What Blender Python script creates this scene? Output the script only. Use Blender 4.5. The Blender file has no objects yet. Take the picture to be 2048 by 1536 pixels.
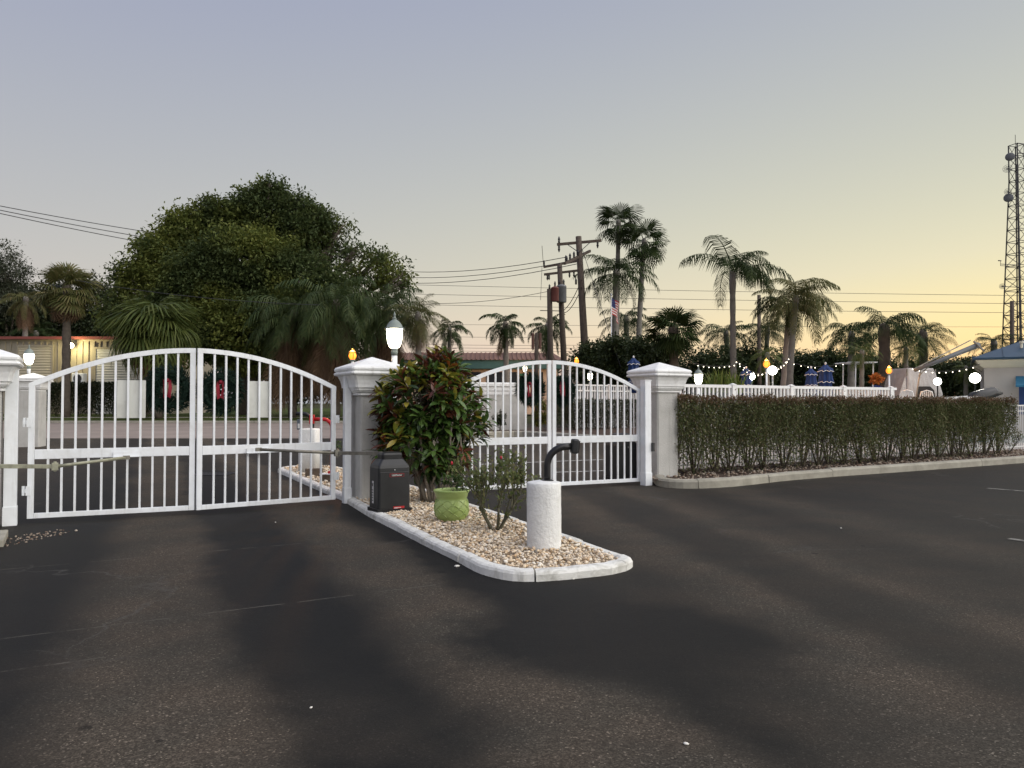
import bpy, math, random
import numpy as np
from mathutils import Vector, Matrix

random.seed(7)
rng = np.random.default_rng(7)
sc = bpy.context.scene
COL = sc.collection
R = math.radians
# ------------------------------------------------------------------ camera
F, CX, CY, EYE, PITCH = 1540.0, 1024.0, 768.0, 1.55, R(1.41)
cam_d = bpy.data.cameras.new('camera')
cam = bpy.data.objects.new('camera', cam_d)
COL.objects.link(cam)
cam.location = (0, 0, EYE)
cam.rotation_euler = (math.pi / 2 + PITCH, 0, 0)
cam_d.sensor_width = 36.0
cam_d.lens = 36.0 * F / 2048.0
cam_d.clip_start, cam_d.clip_end = 0.05, 4000
sc.camera = cam
# ------------------------------------------------------------------ dusk sky
world = bpy.data.worlds.new('World')
sc.world = world
world.use_nodes = True
nt = world.node_tree
for n in list(nt.nodes):
    nt.nodes.remove(n)
sky = nt.nodes.new('ShaderNodeTexSky')
sky.sky_type = 'NISHITA'
sky.sun_disc = False
sky.sun_elevation = R(-2.0)
sky.sun_rotation = R(52)
sky.air_density, sky.dust_density, sky.ozone_density = 1.0, 1.0, 1.0
def vmath(op, a, b):
    n = nt.nodes.new('ShaderNodeVectorMath'); n.operation = op
    for k, v in enumerate((a, b)):
        if hasattr(v, 'node'): nt.links.new(v, n.inputs[k])
        else: n.inputs[k].default_value = v
    return n.outputs[0]
def smath(op, a, b):
    n = nt.nodes.new('ShaderNodeMath'); n.operation = op
    for k, v in enumerate((a, b)):
        if hasattr(v, 'node'): nt.links.new(v, n.inputs[k])
        else: n.inputs[k].default_value = v
    return n.outputs[0]
# thick evening haze over the clear-air sky: pale near the horizon, bluer and dimmer overhead
geo = nt.nodes.new('ShaderNodeTexCoord')
sepz = nt.nodes.new('ShaderNodeSeparateXYZ'); nt.links.new(geo.outputs['Generated'], sepz.inputs[0])
elev = smath('MINIMUM', smath('MAXIMUM', sepz.outputs[2], 0.0), 0.6)
ev = nt.nodes.new('ShaderNodeCombineXYZ')
for k in range(3): nt.links.new(elev, ev.inputs[k])
hz = vmath('ADD', vmath('MULTIPLY', sky.outputs[0], (0.965, 0.745, 0.066)), vmath('ADD', vmath('MULTIPLY', ev.outputs[0], (-0.372, -0.366, -0.045)), (0.442, 0.482, 0.524)))
sp3 = nt.nodes.new('ShaderNodeSeparateXYZ'); nt.links.new(hz, sp3.inputs[0])
blue = smath('SUBTRACT', sp3.outputs[2], smath('MULTIPLY', smath('MINIMUM', smath('MAXIMUM', smath('SUBTRACT', sp3.outputs[0], 0.84), 0.0), 0.35), 0.42))   # sunset side turns yellow
cmb = nt.nodes.new('ShaderNodeCombineXYZ')
nt.links.new(sp3.outputs[0], cmb.inputs[0]); nt.links.new(sp3.outputs[1], cmb.inputs[1]); nt.links.new(blue, cmb.inputs[2])
bg1 = nt.nodes.new('ShaderNodeBackground')
bg1.inputs[1].default_value = 1 / 16
nt.links.new(cmb.outputs[0], bg1.inputs[0])
wo = nt.nodes.new('ShaderNodeOutputWorld')
nt.links.new(bg1.outputs[0], wo.inputs[0])
# broad, soft fill added to lift the foreground, not from the sunset direction (no hard shadows in the photograph)
fill_sun_d = bpy.data.lights.new('sun', 'SUN')
sun = bpy.data.objects.new('sun', fill_sun_d)
COL.objects.link(sun)
fill_sun_d.energy = 0.245
fill_sun_d.angle = R(100)
fill_sun_d.color = (1.0, 0.95, 0.875)
sun.rotation_euler = Vector((0.72, -0.30, 0.66)).to_track_quat('Z', 'Y').to_euler()
vs = sc.view_settings
vs.view_transform, vs.look, vs.exposure, vs.gamma = 'Standard', 'None', 4.0, 1.0
vs.use_curve_mapping = False
sc.cycles.max_bounces = 6
sc.cycles.transparent_max_bounces = 8
sc.cycles.sample_clamp_indirect = 2.0
LK = 1 / 16.0        # lamp brightness unit for exposure 4

# ------------------------------------------------------------------ geometry helpers
cp, sp = math.cos(PITCH), math.sin(PITCH)
def ray(px, py):
    u, v = (px - CX) / F, (CY - py) / F
    return Vector((u, cp - sp * v, sp + cp * v))
def W(px, py, d):                       # point of the line of sight at depth d metres
    r = ray(px, py)
    return Vector((0, 0, EYE)) + r * (d / r.y)
def G(px, py, z=0.0):                   # where the line of sight meets the level z
    r = ray(px, py)
    return Vector((0, 0, EYE)) + r * ((z - EYE) / r.z)
def m_px(d):
    return d / F
U = Vector((math.cos(R(30)), math.sin(R(30)), 0))      # along the gate line
N = Vector((math.sin(R(30)), -math.cos(R(30)), 0))     # gate front, towards the camera
GA = R(30)

def link(name, me, mat=None, parent=None, smooth=False):
    o = bpy.data.objects.new(name, me)
    COL.objects.link(o)
    if mat is not None and not me.materials:
        me.materials.append(mat)
    if smooth:
        me.polygons.foreach_set('use_smooth', [True] * len(me.polygons))
    if parent is not None:
        o.parent = parent
    return o
def tag(o, label=None, cat=None, group=None, kind=None):
    if label: o['label'] = label
    if cat: o['category'] = cat
    if group: o['group'] = group
    if kind: o['kind'] = kind
    return o
def thing(name, label, cat, loc=(0, 0, 0), rz=0.0, group=None):
    o = bpy.data.objects.new(name, None)
    COL.objects.link(o)
    o.location = loc
    o.rotation_euler = (0, 0, rz)
    o.empty_display_size = 0.2
    return tag(o, label, cat, group)
def struct(o):
    o['kind'] = 'structure'
    return o
def copy_obj(o, parent=None):
    c = o.copy()
    COL.objects.link(c)
    c.parent = parent
    return c

class MB:
    def __init__(s):
        s.v, s.f = [], []
    def add(s, vs_, fs):
        k = len(s.v)
        s.v += [tuple(p) for p in vs_]
        s.f += [tuple(i + k for i in f) for f in fs]
        return s
    def box(s, c, size, M=None, rz=0.0):
        hx, hy, hz = size[0] / 2, size[1] / 2, size[2] / 2
        P = [Vector((x, y, z)) for z in (-hz, hz) for x, y in ((-hx, -hy), (hx, -hy), (hx, hy), (-hx, hy))]
        if rz:
            Q = Matrix.Rotation(rz, 3, 'Z'); P = [Q @ p for p in P]
        if M is not None:
            P = [M @ p for p in P]
        c = Vector(c)
        return s.add([p + c for p in P], [(3, 2, 1, 0), (4, 5, 6, 7), (0, 1, 5, 4), (1, 2, 6, 5), (2, 3, 7, 6), (3, 0, 4, 7)])
    def bar(s, a, b, w, h=None):          # rectangular bar between two points
        a, b = Vector(a), Vector(b)
        h = h or w
        x = (b - a); L = x.length; x.normalize()
        up = Vector((0, 0, 1)) if abs(x.z) < 0.95 else Vector((0, 1, 0))
        y = up.cross(x).normalized(); z = x.cross(y)
        M = Matrix((x, y, z)).transposed()
        return s.box((a + b) / 2, (L, w, h), M)
    def loft(s, rings, cap=True, close=True):
        n = len(rings[0]); k = len(s.v)
        for r in rings:
            s.v += [tuple(p) for p in r]
        for i in range(len(rings) - 1):
            for j in range(n if close else n - 1):
                a, b = k + i * n + j, k + i * n + (j + 1) % n
                s.f.append((a, b, b + n, a + n))
        if cap:
            s.f.append(tuple(k + j for j in reversed(range(n))))
            e = k + (len(rings) - 1) * n
            s.f.append(tuple(e + j for j in range(n)))
        return s
    def tube(s, pts, r, n=6, cap=True):
        pts = [Vector(p) for p in pts]
        rs = r if isinstance(r, (list, tuple)) else [r] * len(pts)
        rings = []
        ref = None
        for i, p in enumerate(pts):
            t = (pts[min(i + 1, len(pts) - 1)] - pts[max(i - 1, 0)]).normalized()
            if ref is None:
                ref = Vector((0, 0, 1)) if abs(t.z) < 0.9 else Vector((1, 0, 0))
            a = (ref - t * ref.dot(t))
            if a.length < 1e-4:
                a = Vector((0, 1, 0)) - t * t.y
            a.normalize(); ref = a
            b = t.cross(a)
            rings.append([p + (a * math.cos(2 * math.pi * j / n) + b * math.sin(2 * math.pi * j / n)) * rs[i] for j in range(n)])
        return s.loft(rings, cap)
    def lathe(s, prof, n=24, o=(0, 0, 0), cap=True):
        o = Vector(o)
        return s.loft([[o + Vector((r * math.cos(2 * math.pi * j / n), r * math.sin(2 * math.pi * j / n), z)) for j in range(n)] for r, z in prof], cap)
    def sphere(s, c, r, n=12, m=8, sz=1.0):
        prof = [(max(1e-4, r * math.sin(math.pi * i / m)), -r * sz * math.cos(math.pi * i / m)) for i in range(m + 1)]
        return s.lathe(prof, n, c)
    def mesh(s, name):
        me = bpy.data.meshes.new(name)
        me.from_pydata(s.v, [], s.f)
        me.update()
        return me
    def build(s, name, mat, parent=None, smooth=False, bevel=0.0):
        o = link(name, s.mesh(name), mat, parent, smooth)
        if bevel:
            md = o.modifiers.new('bevel', 'BEVEL'); md.width = bevel; md.segments = 2; md.limit_method = 'ANGLE'
        return o

def mesh_arrays(name, V, Fc):
    """V (n,3) float, Fc (m,k) int  -> mesh, all faces of k corners"""
    me = bpy.data.meshes.new(name)
    me.vertices.add(len(V)); me.vertices.foreach_set('co', np.ascontiguousarray(V, dtype=np.float32).ravel())
    m, k = Fc.shape
    me.loops.add(m * k); me.loops.foreach_set('vertex_index', np.ascontiguousarray(Fc, dtype=np.int32).ravel())
    me.polygons.add(m)
    me.polygons.foreach_set('loop_start', np.arange(0, m * k, k, dtype=np.int32))
    me.polygons.foreach_set('loop_total', np.full(m, k, dtype=np.int32))
    me.update(calc_edges=True)
    return me
def rand_rot(n, r=rng):
    q = r.normal(size=(n, 4)); q /= np.linalg.norm(q, axis=1)[:, None]
    w, x, y, z = q.T
    return np.stack([np.stack([1-2*(y*y+z*z), 2*(x*y-z*w), 2*(x*z+y*w)], -1),
                     np.stack([2*(x*y+z*w), 1-2*(x*x+z*z), 2*(y*z-x*w)], -1),
                     np.stack([2*(x*z-y*w), 2*(y*z+x*w), 1-2*(x*x+y*y)], -1)], 1)
def frames(D, roll=None, r=rng):
    """rotation matrices whose x axis is D (n,3)"""
    D = D / (np.linalg.norm(D, axis=1)[:, None] + 1e-9)
    up = np.tile(np.array([0, 0, 1.0]), (len(D), 1)); up[np.abs(D[:, 2]) > .97] = (0, 1, 0)
    Y = np.cross(up, D); Y /= np.linalg.norm(Y, axis=1)[:, None]
    Z = np.cross(D, Y)
    if roll is not None:
        c, s_ = np.cos(roll)[:, None], np.sin(roll)[:, None]
        Y, Z = Y * c + Z * s_, Z * c - Y * s_
    return np.stack([D, Y, Z], -1)
def scatter(tv, tf, P, Rm, S):
    """template verts (k,3), faces (m,q), instances -> V, F"""
    tv = np.asarray(tv, float); tf = np.asarray(tf, int)
    S = np.asarray(S, float)
    S = S[:, None] if S.ndim == 1 else S
    V = np.einsum('nij,nkj->nki', Rm, tv[None] * S[:, None, :]) + P[:, None, :]
    n, k = len(P), len(tv)
    Fc = tf[None] + (np.arange(n) * k)[:, None, None]
    return V.reshape(-1, 3), Fc.reshape(-1, tf.shape[1])
LEAF_V = [(0, 0, 0), (.5, .26, .06), (1, 0, -.1), (.5, -.26, .06)]       # folded rhombus leaf, unit length
LEAF_F = [(0, 2, 1), (0, 3, 2)]
def ico(sub=1):
    import bmesh
    bm = bmesh.new(); bmesh.ops.create_icosphere(bm, subdivisions=sub, radius=1)
    v = np.array([p.co[:] for p in bm.verts]); f = np.array([[q.index for q in p.verts] for p in bm.faces]); bm.free()
    return v, f

# ------------------------------------------------------------------ materials
def nodes_of(name):
    m = bpy.data.materials.new(name)
    m.use_nodes = True
    t = m.node_tree
    return m, t, t.nodes['Principled BSDF'], t.nodes['Material Output']
def nnode(t, kind, **kw):
    n = t.nodes.new(kind)
    for k, v in kw.items():
        setattr(n, k, v)
    return n
def mixrgb(t, fac, a, b, blend='MIX'):
    n = t.nodes.new('ShaderNodeMix'); n.data_type = 'RGBA'; n.blend_type = blend
    for s_, val in ((n.inputs['Factor'], fac), (n.inputs[6], a), (n.inputs[7], b)):
        if hasattr(val, 'node'):
            t.links.new(val, s_)
        elif isinstance(val, (tuple, list)):
            s_.default_value = tuple(val)[:3] + (1,)
        else:
            s_.default_value = val
    return n.outputs[2]
def ramp(t, fac, stops, interp='LINEAR'):
    n = t.nodes.new('ShaderNodeValToRGB')
    n.color_ramp.interpolation = interp
    el = n.color_ramp.elements
    while len(el) < len(stops):
        el.new(0.5)
    for e, (p, c) in zip(el, stops):
        e.position = p
        e.color = (c, c, c, 1) if isinstance(c, (int, float)) else tuple(c)[:3] + (1,)
    t.links.new(fac, n.inputs[0])
    return n.outputs[0]
def math_(t, op, a, b=None, c=None):
    n = t.nodes.new('ShaderNodeMath'); n.operation = op
    for i, val in enumerate((a, b, c)):
        if val is None: continue
        if hasattr(val, 'node'): t.links.new(val, n.inputs[i])
        else: n.inputs[i].default_value = val
    return n.outputs[0]
def noise_tex(t, scale, detail=4, rough=.55, vec=None, dist=0):
    n = t.nodes.new('ShaderNodeTexNoise')
    n.inputs['Scale'].default_value = scale; n.inputs['Detail'].default_value = detail
    n.inputs['Roughness'].default_value = rough; n.inputs['Distortion'].default_value = dist
    if vec is None:
        vec = t.nodes.new('ShaderNodeTexCoord').outputs['Object']
    t.links.new(vec, n.inputs['Vector'])
    return n.outputs['Fac']
def add_bump(t, bsdf, h, strength, dist=.01):
    b = t.nodes.new('ShaderNodeBump'); b.inputs['Strength'].default_value = strength; b.inputs['Distance'].default_value = dist
    t.links.new(h, b.inputs['Height']); t.links.new(b.outputs[0], bsdf.inputs['Normal'])
def surf(name, col, rough=.6, var=.15, scale=3.0, bump=0.0, bscale=60.0, bdist=.01, metal=0.0, spec=.4, stain=None, stain_scale=1.2, stain_amt=.5, streak=0.0, streak_col=(.3, .29, .25)):
    m, t, b, o = nodes_of(name)
    f = noise_tex(t, scale, 5)
    c = mixrgb(t, ramp(t, f, [(.3, 0.0), (.7, 1.0)]), [x * (1 - var) for x in col], [min(1, x * (1 + var)) for x in col])
    if stain:
        g = noise_tex(t, stain_scale, 6, .65, dist=.6)
        c = mixrgb(t, math_(t, 'MULTIPLY', ramp(t, g, [(.48, 0.0), (.68, 1.0)]), stain_amt), c, stain)
    if streak:                                  # rain streaks running down
        mp = t.nodes.new('ShaderNodeMapping'); mp.inputs['Scale'].default_value = (14, 14, .9)
        t.links.new(t.nodes.new('ShaderNodeTexCoord').outputs['Object'], mp.inputs[0])
        g2 = noise_tex(t, 1.0, 4, .6, mp.outputs[0])
        c = mixrgb(t, math_(t, 'MULTIPLY', ramp(t, g2, [(.54, 0.0), (.72, 1.0)]), streak), c, streak_col)
    t.links.new(c, b.inputs['Base Color'])
    b.inputs['Roughness'].default_value = rough
    b.inputs['Metallic'].default_value = metal
    b.inputs['Specular IOR Level'].default_value = spec
    if bump:
        add_bump(t, b, noise_tex(t, bscale, 4, .6), bump, bdist)
    return m
def leafy(name, cols, rough=.5, transl=.3, patch=None, patch_scale=.5, spec=.14):
    """cols: colour stops picked per leaf; patch: second colour set by clumps"""
    m, t, b, o = nodes_of(name)
    g = t.nodes.new('ShaderNodeNewGeometry')
    st = [(i / max(1, len(cols) - 1), c) for i, c in enumerate(cols)]
    c = ramp(t, g.outputs['Random Per Island'], st)
    if patch:
        f = noise_tex(t, patch_scale, 3)
        c = mixrgb(t, ramp(t, f, [(.46, 0.0), (.6, 1.0)]), c, ramp(t, g.outputs['Random Per Island'], [(i / max(1, len(patch) - 1), q) for i, q in enumerate(patch)]))
    t.links.new(c, b.inputs['Base Color'])
    b.inputs['Roughness'].default_value = rough
    b.inputs['Specular IOR Level'].default_value = spec
    tr = t.nodes.new('ShaderNodeBsdfTranslucent'); t.links.new(c, tr.inputs[0])
    mx = t.nodes.new('ShaderNodeMixShader'); mx.inputs[0].default_value = transl
    t.links.new(b.outputs[0], mx.inputs[1]); t.links.new(tr.outputs[0], mx.inputs[2]); t.links.new(mx.outputs[0], o.inputs[0])
    return m
def glow(name, col, strength):
    m, t, b, o = nodes_of(name)
    b.inputs['Base Color'].default_value = tuple(col) + (1,)
    b.inputs['Emission Color'].default_value = tuple(col) + (1,)
    b.inputs['Emission Strength'].default_value = strength * LK
    return m

WHITE = surf('white_paint', (.77, .80, .82), .42, .05, 6, .08, 180, .002, stain=(.5, .49, .44), stain_scale=3.0, stain_amt=.28, streak=.22)
CAPW = surf('white_stucco', (.76, .77, .76), .6, .06, 4, .25, 90, .006, stain=(.45, .45, .41), stain_scale=2.2, stain_amt=.3, streak=.32)
STUCCO = surf('grey_stucco', (.46, .455, .43), .85, .09, 3, .7, 38, .012, stain=(.3, .29, .26), stain_scale=1.6, stain_amt=.45, streak=.35, streak_col=(.2, .19, .16))
STUCCOW = surf('white_rough_stucco', (.72, .73, .71), .8, .06, 5, .9, 30, .012, stain=(.46, .45, .40), stain_scale=2.4, stain_amt=.5, streak=.3)
CONC = surf('white_kerb_paint', (.66, .66, .62), .75, .1, 5, .45, 55, .008, stain=(.2, .19, .15), stain_scale=5.0, stain_amt=.6)
CONCG = surf('tan_concrete', (.30, .285, .235), .85, .14, 4, .5, 50, .008, stain=(.17, .16, .125), stain_scale=2.4, stain_amt=.55)
BLACKP = surf('black_plastic', (.018, .019, .020), .38, .2, 8, .12, 160, .002)
BLACKM = surf('black_metal', (.016, .016, .017), .32, .2, 10)
GALV = surf('weathered_steel', (.20, .19, .16), .5, .25, 12, .2, 90, .003, metal=.5)
GALVG = surf('steel_with_green_grime', (.30, .30, .22), .55, .3, 14, .2, 90, .003, metal=.3)
REDM = surf('red_metal', (.45, .015, .018), .35, .1, 6)
WOODP = surf('pole_timber', (.075, .058, .045), .85, .3, 5, .5, 30, .01)
DARKM = surf('dark_steel', (.035, .035, .038), .5, .15, 6, metal=.4)
WIREM = surf('wire_black', (.03, .03, .032), .6, .1)

# ================================================================== SETTING
def asphalt_mat():
    m, t, b, o = nodes_of('asphalt')
    co = t.nodes.new('ShaderNodeTexCoord').outputs['Object']
    sep = t.nodes.new('ShaderNodeSeparateXYZ'); t.links.new(co, sep.inputs[0])
    X, Y = sep.outputs[0], sep.outputs[1]
    wob = noise_tex(t, .55, 5, .6, co)
    wob2 = noise_tex(t, 2.3, 5, .65, co)
    def across(a):       # distance across a lane running at angle a left of straight ahead
        v = math_(t, 'ADD', math_(t, 'MULTIPLY', X, math.cos(R(a))), math_(t, 'MULTIPLY', Y, math.sin(R(a))))
        v = math_(t, 'ADD', v, math_(t, 'MULTIPLY', math_(t, 'SUBTRACT', wob, .5), .85))
        return math_(t, 'ADD', v, math_(t, 'MULTIPLY', math_(t, 'SUBTRACT', wob2, .5), .28))
    v1, v2 = across(24.5), across(10.0)
    # worn wheel tracks (1 = worn pale aggregate, 0 = fresh black sealer)
    s1 = [(-6, .3), (-3.2, .6), (-1.6, .15), (-.75, .04), (-.15, .75), (.3, .7), (.62, .04), (1.15, .0), (1.7, .75), (2.1, .8), (2.5, .05), (2.9, .1), (4, .4)]
    s2 = [(-2, .1), (1.4, .05), (2.2, .25), (2.7, .65), (3.05, .8), (3.45, .3), (3.9, .35), (4.3, .75), (4.8, .45), (5.4, .3), (6.2, .6), (7.2, .25), (9, .3), (12, .15)]
    def lane(v, s):
        lo, hi = s[0][0], s[-1][0]
        mp = t.nodes.new('ShaderNodeMapRange'); mp.inputs[1].default_value, mp.inputs[2].default_value = lo, hi
        t.links.new(v, mp.inputs[0])
        return ramp(t, mp.outputs[0], [((p - lo) / (hi - lo), c) for p, c in s], 'EASE')
    sel = t.nodes.new('ShaderNodeMapRange'); sel.inputs[1].default_value, sel.inputs[2].default_value = 2.35, 2.75
    t.links.new(v1, sel.inputs[0])
    worn = mixrgb(t, sel.outputs[0], lane(v1, s1), lane(v2, s2))
    # a smooth black repair patch with a ragged rim, in front of the island
    dx = math_(t, 'MULTIPLY', math_(t, 'SUBTRACT', X, .72), .78)
    dy = math_(t, 'MULTIPLY', math_(t, 'SUBTRACT', Y, 5.15), .95)
    rr = math_(t, 'ADD', math_(t, 'SQRT', math_(t, 'ADD', math_(t, 'MULTIPLY', dx, dx), math_(t, 'MULTIPLY', dy, dy))), math_(t, 'MULTIPLY', math_(t, 'SUBTRACT', wob2, .5), .55))
    patch = ramp(t, rr, [(.66, 1.0), (1.0, 0.0)])
    worn = mixrgb(t, patch, worn, (.06, .06, .06))
    blot = ramp(t, noise_tex(t, .9, 6, .62, co), [(.30, .72), (.62, 1.0)])
    worn = mixrgb(t, 1.0, worn, blot, 'MULTIPLY')
    # bottom-of-lot loose grain
    near = t.nodes.new('ShaderNodeMapRange'); near.inputs[1].default_value, near.inputs[2].default_value = 5.0, 3.4
    near.inputs[3].default_value, near.inputs[4].default_value = 0, .28
    t.links.new(Y, near.inputs[0])
    worn = math_(t, 'MINIMUM', math_(t, 'ADD', worn, math_(t, 'MULTIPLY', near.outputs[0], ramp(t, noise_tex(t, .7, 4, .6, co), [(.38, 0.0), (.58, 1.0)]))), 1.0)
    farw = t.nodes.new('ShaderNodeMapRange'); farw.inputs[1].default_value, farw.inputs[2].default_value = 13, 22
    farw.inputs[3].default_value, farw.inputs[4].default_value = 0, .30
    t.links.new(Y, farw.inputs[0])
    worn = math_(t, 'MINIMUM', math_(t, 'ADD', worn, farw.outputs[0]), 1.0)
    vor = t.nodes.new('ShaderNodeTexVoronoi'); vor.inputs['Scale'].default_value = 120
    t.links.new(co, vor.inputs['Vector'])
    sepc = t.nodes.new('ShaderNodeSeparateColor'); t.links.new(vor.outputs['Color'], sepc.inputs[0])
    grain = ramp(t, sepc.outputs[0], [(0, .45), (.55, .85), (.86, 1.2), (.965, 1.6), (1, 3.4)])
    pale = mixrgb(t, ramp(t, noise_tex(t, 1.3, 3, .5, co), [(.4, 0.0), (.6, 1.0)]), (.084, .069, .053), (.068, .060, .048))
    base = mixrgb(t, worn, (.0100, .0100, .0094), pale)
    gr2 = mixrgb(t, math_(t, 'ADD', math_(t, 'MULTIPLY', worn, .8), .2), (1, 1, 1), grain)
    c = mixrgb(t, 1.0, base, gr2, 'MULTIPLY')
    # hairline cracks
    cr = t.nodes.new('ShaderNodeTexVoronoi'); cr.feature = 'DISTANCE_TO_EDGE'; cr.inputs['Scale'].default_value = .32
    wv = t.nodes.new('ShaderNodeVectorMath'); wv.operation = 'ADD'
    nz = t.nodes.new('ShaderNodeTexNoise'); nz.inputs['Scale'].default_value = 1.6; nz.inputs['Detail'].default_value = 5
    t.links.new(co, nz.inputs['Vector']); t.links.new(co, wv.inputs[0]); t.links.new(nz.outputs['Color'], wv.inputs[1]); t.links.new(wv.outputs[0], cr.inputs['Vector'])
    crack = math_(t, 'MULTIPLY', ramp(t, cr.outputs['Distance'], [(.0, 1.0), (.006, 0.0)]), ramp(t, noise_tex(t, .45, 2, .5, co), [(.52, 0.0), (.6, .7)]))
    c = mixrgb(t, crack, c, (.07, .066, .06))
    # paving seams laid across the lanes, thin and broken
    wv_ = math_(t, 'ADD', math_(t, 'MULTIPLY', X, -math.sin(R(29))), math_(t, 'MULTIPLY', Y, math.cos(R(29))))
    wv_ = math_(t, 'ADD', wv_, math_(t, 'MULTIPLY', math_(t, 'SUBTRACT', wob2, .5), .05))
    for w0, lo_, hi_ in ((6.09, -1.2, 2.2), (5.35, -4, -.2), (8.6, -1.5, 1.6)):
        dl = math_(t, 'ABSOLUTE', math_(t, 'SUBTRACT', wv_, w0))
        ln = math_(t, 'LESS_THAN', dl, .011)
        rgm = math_(t, 'MULTIPLY', math_(t, 'GREATER_THAN', v1, lo_), math_(t, 'LESS_THAN', v1, hi_))
        br_n = ramp(t, noise_tex(t, 5.0, 4, .7, co), [(.42, 0.0), (.58, .75)])
        c = mixrgb(t, math_(t, 'MULTIPLY', math_(t, 'MULTIPLY', ln, rgm), br_n), c, (.085, .078, .066))
    # oil drips down the middle of the lanes, pale scrapes
    od = t.nodes.new('ShaderNodeTexVoronoi'); od.inputs['Scale'].default_value = 2.1; od.inputs['Randomness'].default_value = 1.0
    t.links.new(co, od.inputs['Vector'])
    oc = t.nodes.new('ShaderNodeSeparateColor'); t.links.new(od.outputs['Color'], oc.inputs[0])
    spot = math_(t, 'MULTIPLY', math_(t, 'LESS_THAN', math_(t, 'ADD', od.outputs['Distance'], math_(t, 'MULTIPLY', math_(t, 'SUBTRACT', wob2, .5), .12)), math_(t, 'MULTIPLY', oc.outputs[1], .085)), math_(t, 'GREATER_THAN', oc.outputs[0], .55))
    c = mixrgb(t, math_(t, 'MULTIPLY', spot, .55), c, (.006, .006, .006))
    mpS = t.nodes.new('ShaderNodeMapping'); mpS.inputs['Rotation'].default_value = (0, 0, R(-15)); mpS.inputs['Scale'].default_value = (1.6, 14, 1)
    t.links.new(co, mpS.inputs[0])
    scr = ramp(t, noise_tex(t, 1.0, 5, .75, mpS.outputs[0]), [(.715, 0.0), (.75, .6)])
    c = mixrgb(t, scr, c, (.11, .10, .085))
    t.links.new(c, b.inputs['Base Color'])
    rg = math_(t, 'ADD', .62, math_(t, 'MULTIPLY', worn, .25))
    t.links.new(rg, b.inputs['Roughness'])
    b.inputs['Specular IOR Level'].default_value = .09
    hgt = math_(t, 'ADD', math_(t, 'MULTIPLY', sepc.outputs[0], math_(t, 'ADD', .25, worn)), math_(t, 'MULTIPLY', wob2, 1.5))
    add_bump(t, b, hgt, .55, .004)
    return m
ASPH = asphalt_mat()
GRASS = surf('grass', (.055, .075, .022), .9, .35, 9, .8, 25, .05, spec=.05, stain=(.10, .09, .035), stain_scale=.6)
SOIL = surf('soil', (.05, .04, .03), .95, .35, 12, .8, 30, .03)
MULCH = surf('bark_mulch', (.055, .035, .025), .95, .4, 30, .8, 60, .03)
CONCROAD = surf('pale_concrete_road', (.25, .205, .175), .85, .12, .35, .2, 60, .005, stain=(.15, .125, .11), stain_scale=.25)
DECK = surf('pool_deck_concrete', (.36, .32, .28), .8, .12, 1.2, .2, 50, .004)
EARTH = surf('earth', (.05, .055, .03), .95, .3, .2, spec=.02)

def sheet(name, pts, z, mat):
    me = bpy.data.meshes.new(name)
    me.from_pydata([(p[0], p[1], p[2] if len(p) > 2 else z) for p in pts], [], [tuple(range(len(pts)))])
    return struct(link(name, me, mat))
sheet('ground', [(-1500, -300), (1500, -300), (1500, 2500), (-1500, 2500)], -.03, EARTH)
sheet('parking_lot', [(-45, -14), (60, -14), (60, 33.8), (-2.5, 33.8), (-45, 33.8)], 0, ASPH)
sheet('driveway', [(-2.5, 33.8), (60, 33.8), (60, 58), (-2.5, 58)], 0, ASPH)
sheet('street', [(-120, 33.8), (-2.5, 33.8), (-2.5, 60), (-120, 60)], -.004, CONCROAD)
vg = MB()
vg.loft([[(-120, y, z) for y, z in ((60.2, .16), (64.2, .32))], [(-3, y, z) for y, z in ((60.2, .16), (64.2, .32))]], cap=False, close=False)
vg.loft([[(-120, y, z) for y, z in ((65.4, .35), (68, .40), (160, .42))], [(-3, y, z) for y, z in ((65.4, .35), (68, .40), (160, .42))]], cap=False, close=False)
struct(vg.build('grass_verge', GRASS))
sheet('pavement', [(-120, 64.2, .322), (-3, 64.2, .322), (-3, 65.4, .352), (-120, 65.4, .352)], 0, DECK)
sk = MB()
sk.loft([[(x, 60.0, 0), (x, 60.0, .13), (x, 60.03, .16), (x, 60.2, .165), (x, 60.2, 0)] for x in (-120, -3)])
struct(sk.build('street_kerb', CONCG))
# grass blades on the verge beyond the street
nb = 26000
Pb = np.stack([rng.uniform(-62, -6, nb), rng.uniform(60.3, 68, nb), np.zeros(nb)], 1)
Pb = Pb[(Pb[:, 1] < 64.1) | (Pb[:, 1] > 65.5)]
Pb[:, 2] = np.interp(Pb[:, 1], [60.2, 64.2, 65.4, 68], [.16, .32, .35, .40]) - .01
Rb = frames(np.stack([rng.normal(0, .5, len(Pb)), rng.normal(0, .5, len(Pb)), np.ones(len(Pb))], 1))
Vb, Fb = scatter([(0, .06, 0), (0, -.06, 0), (1, 0, 0)], [(0, 1, 2)], Pb, Rb, rng.uniform(.06, .17, len(Pb)))
GB = leafy('grass_blades', [(.035, .055, .014), (.07, .09, .025), (.11, .11, .04)], .7, .3)
tag(link('grass', mesh_arrays('grass', Vb, Fb), GB), 'short green grass growing on the verge beyond the street', 'grass', kind='stuff')

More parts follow.
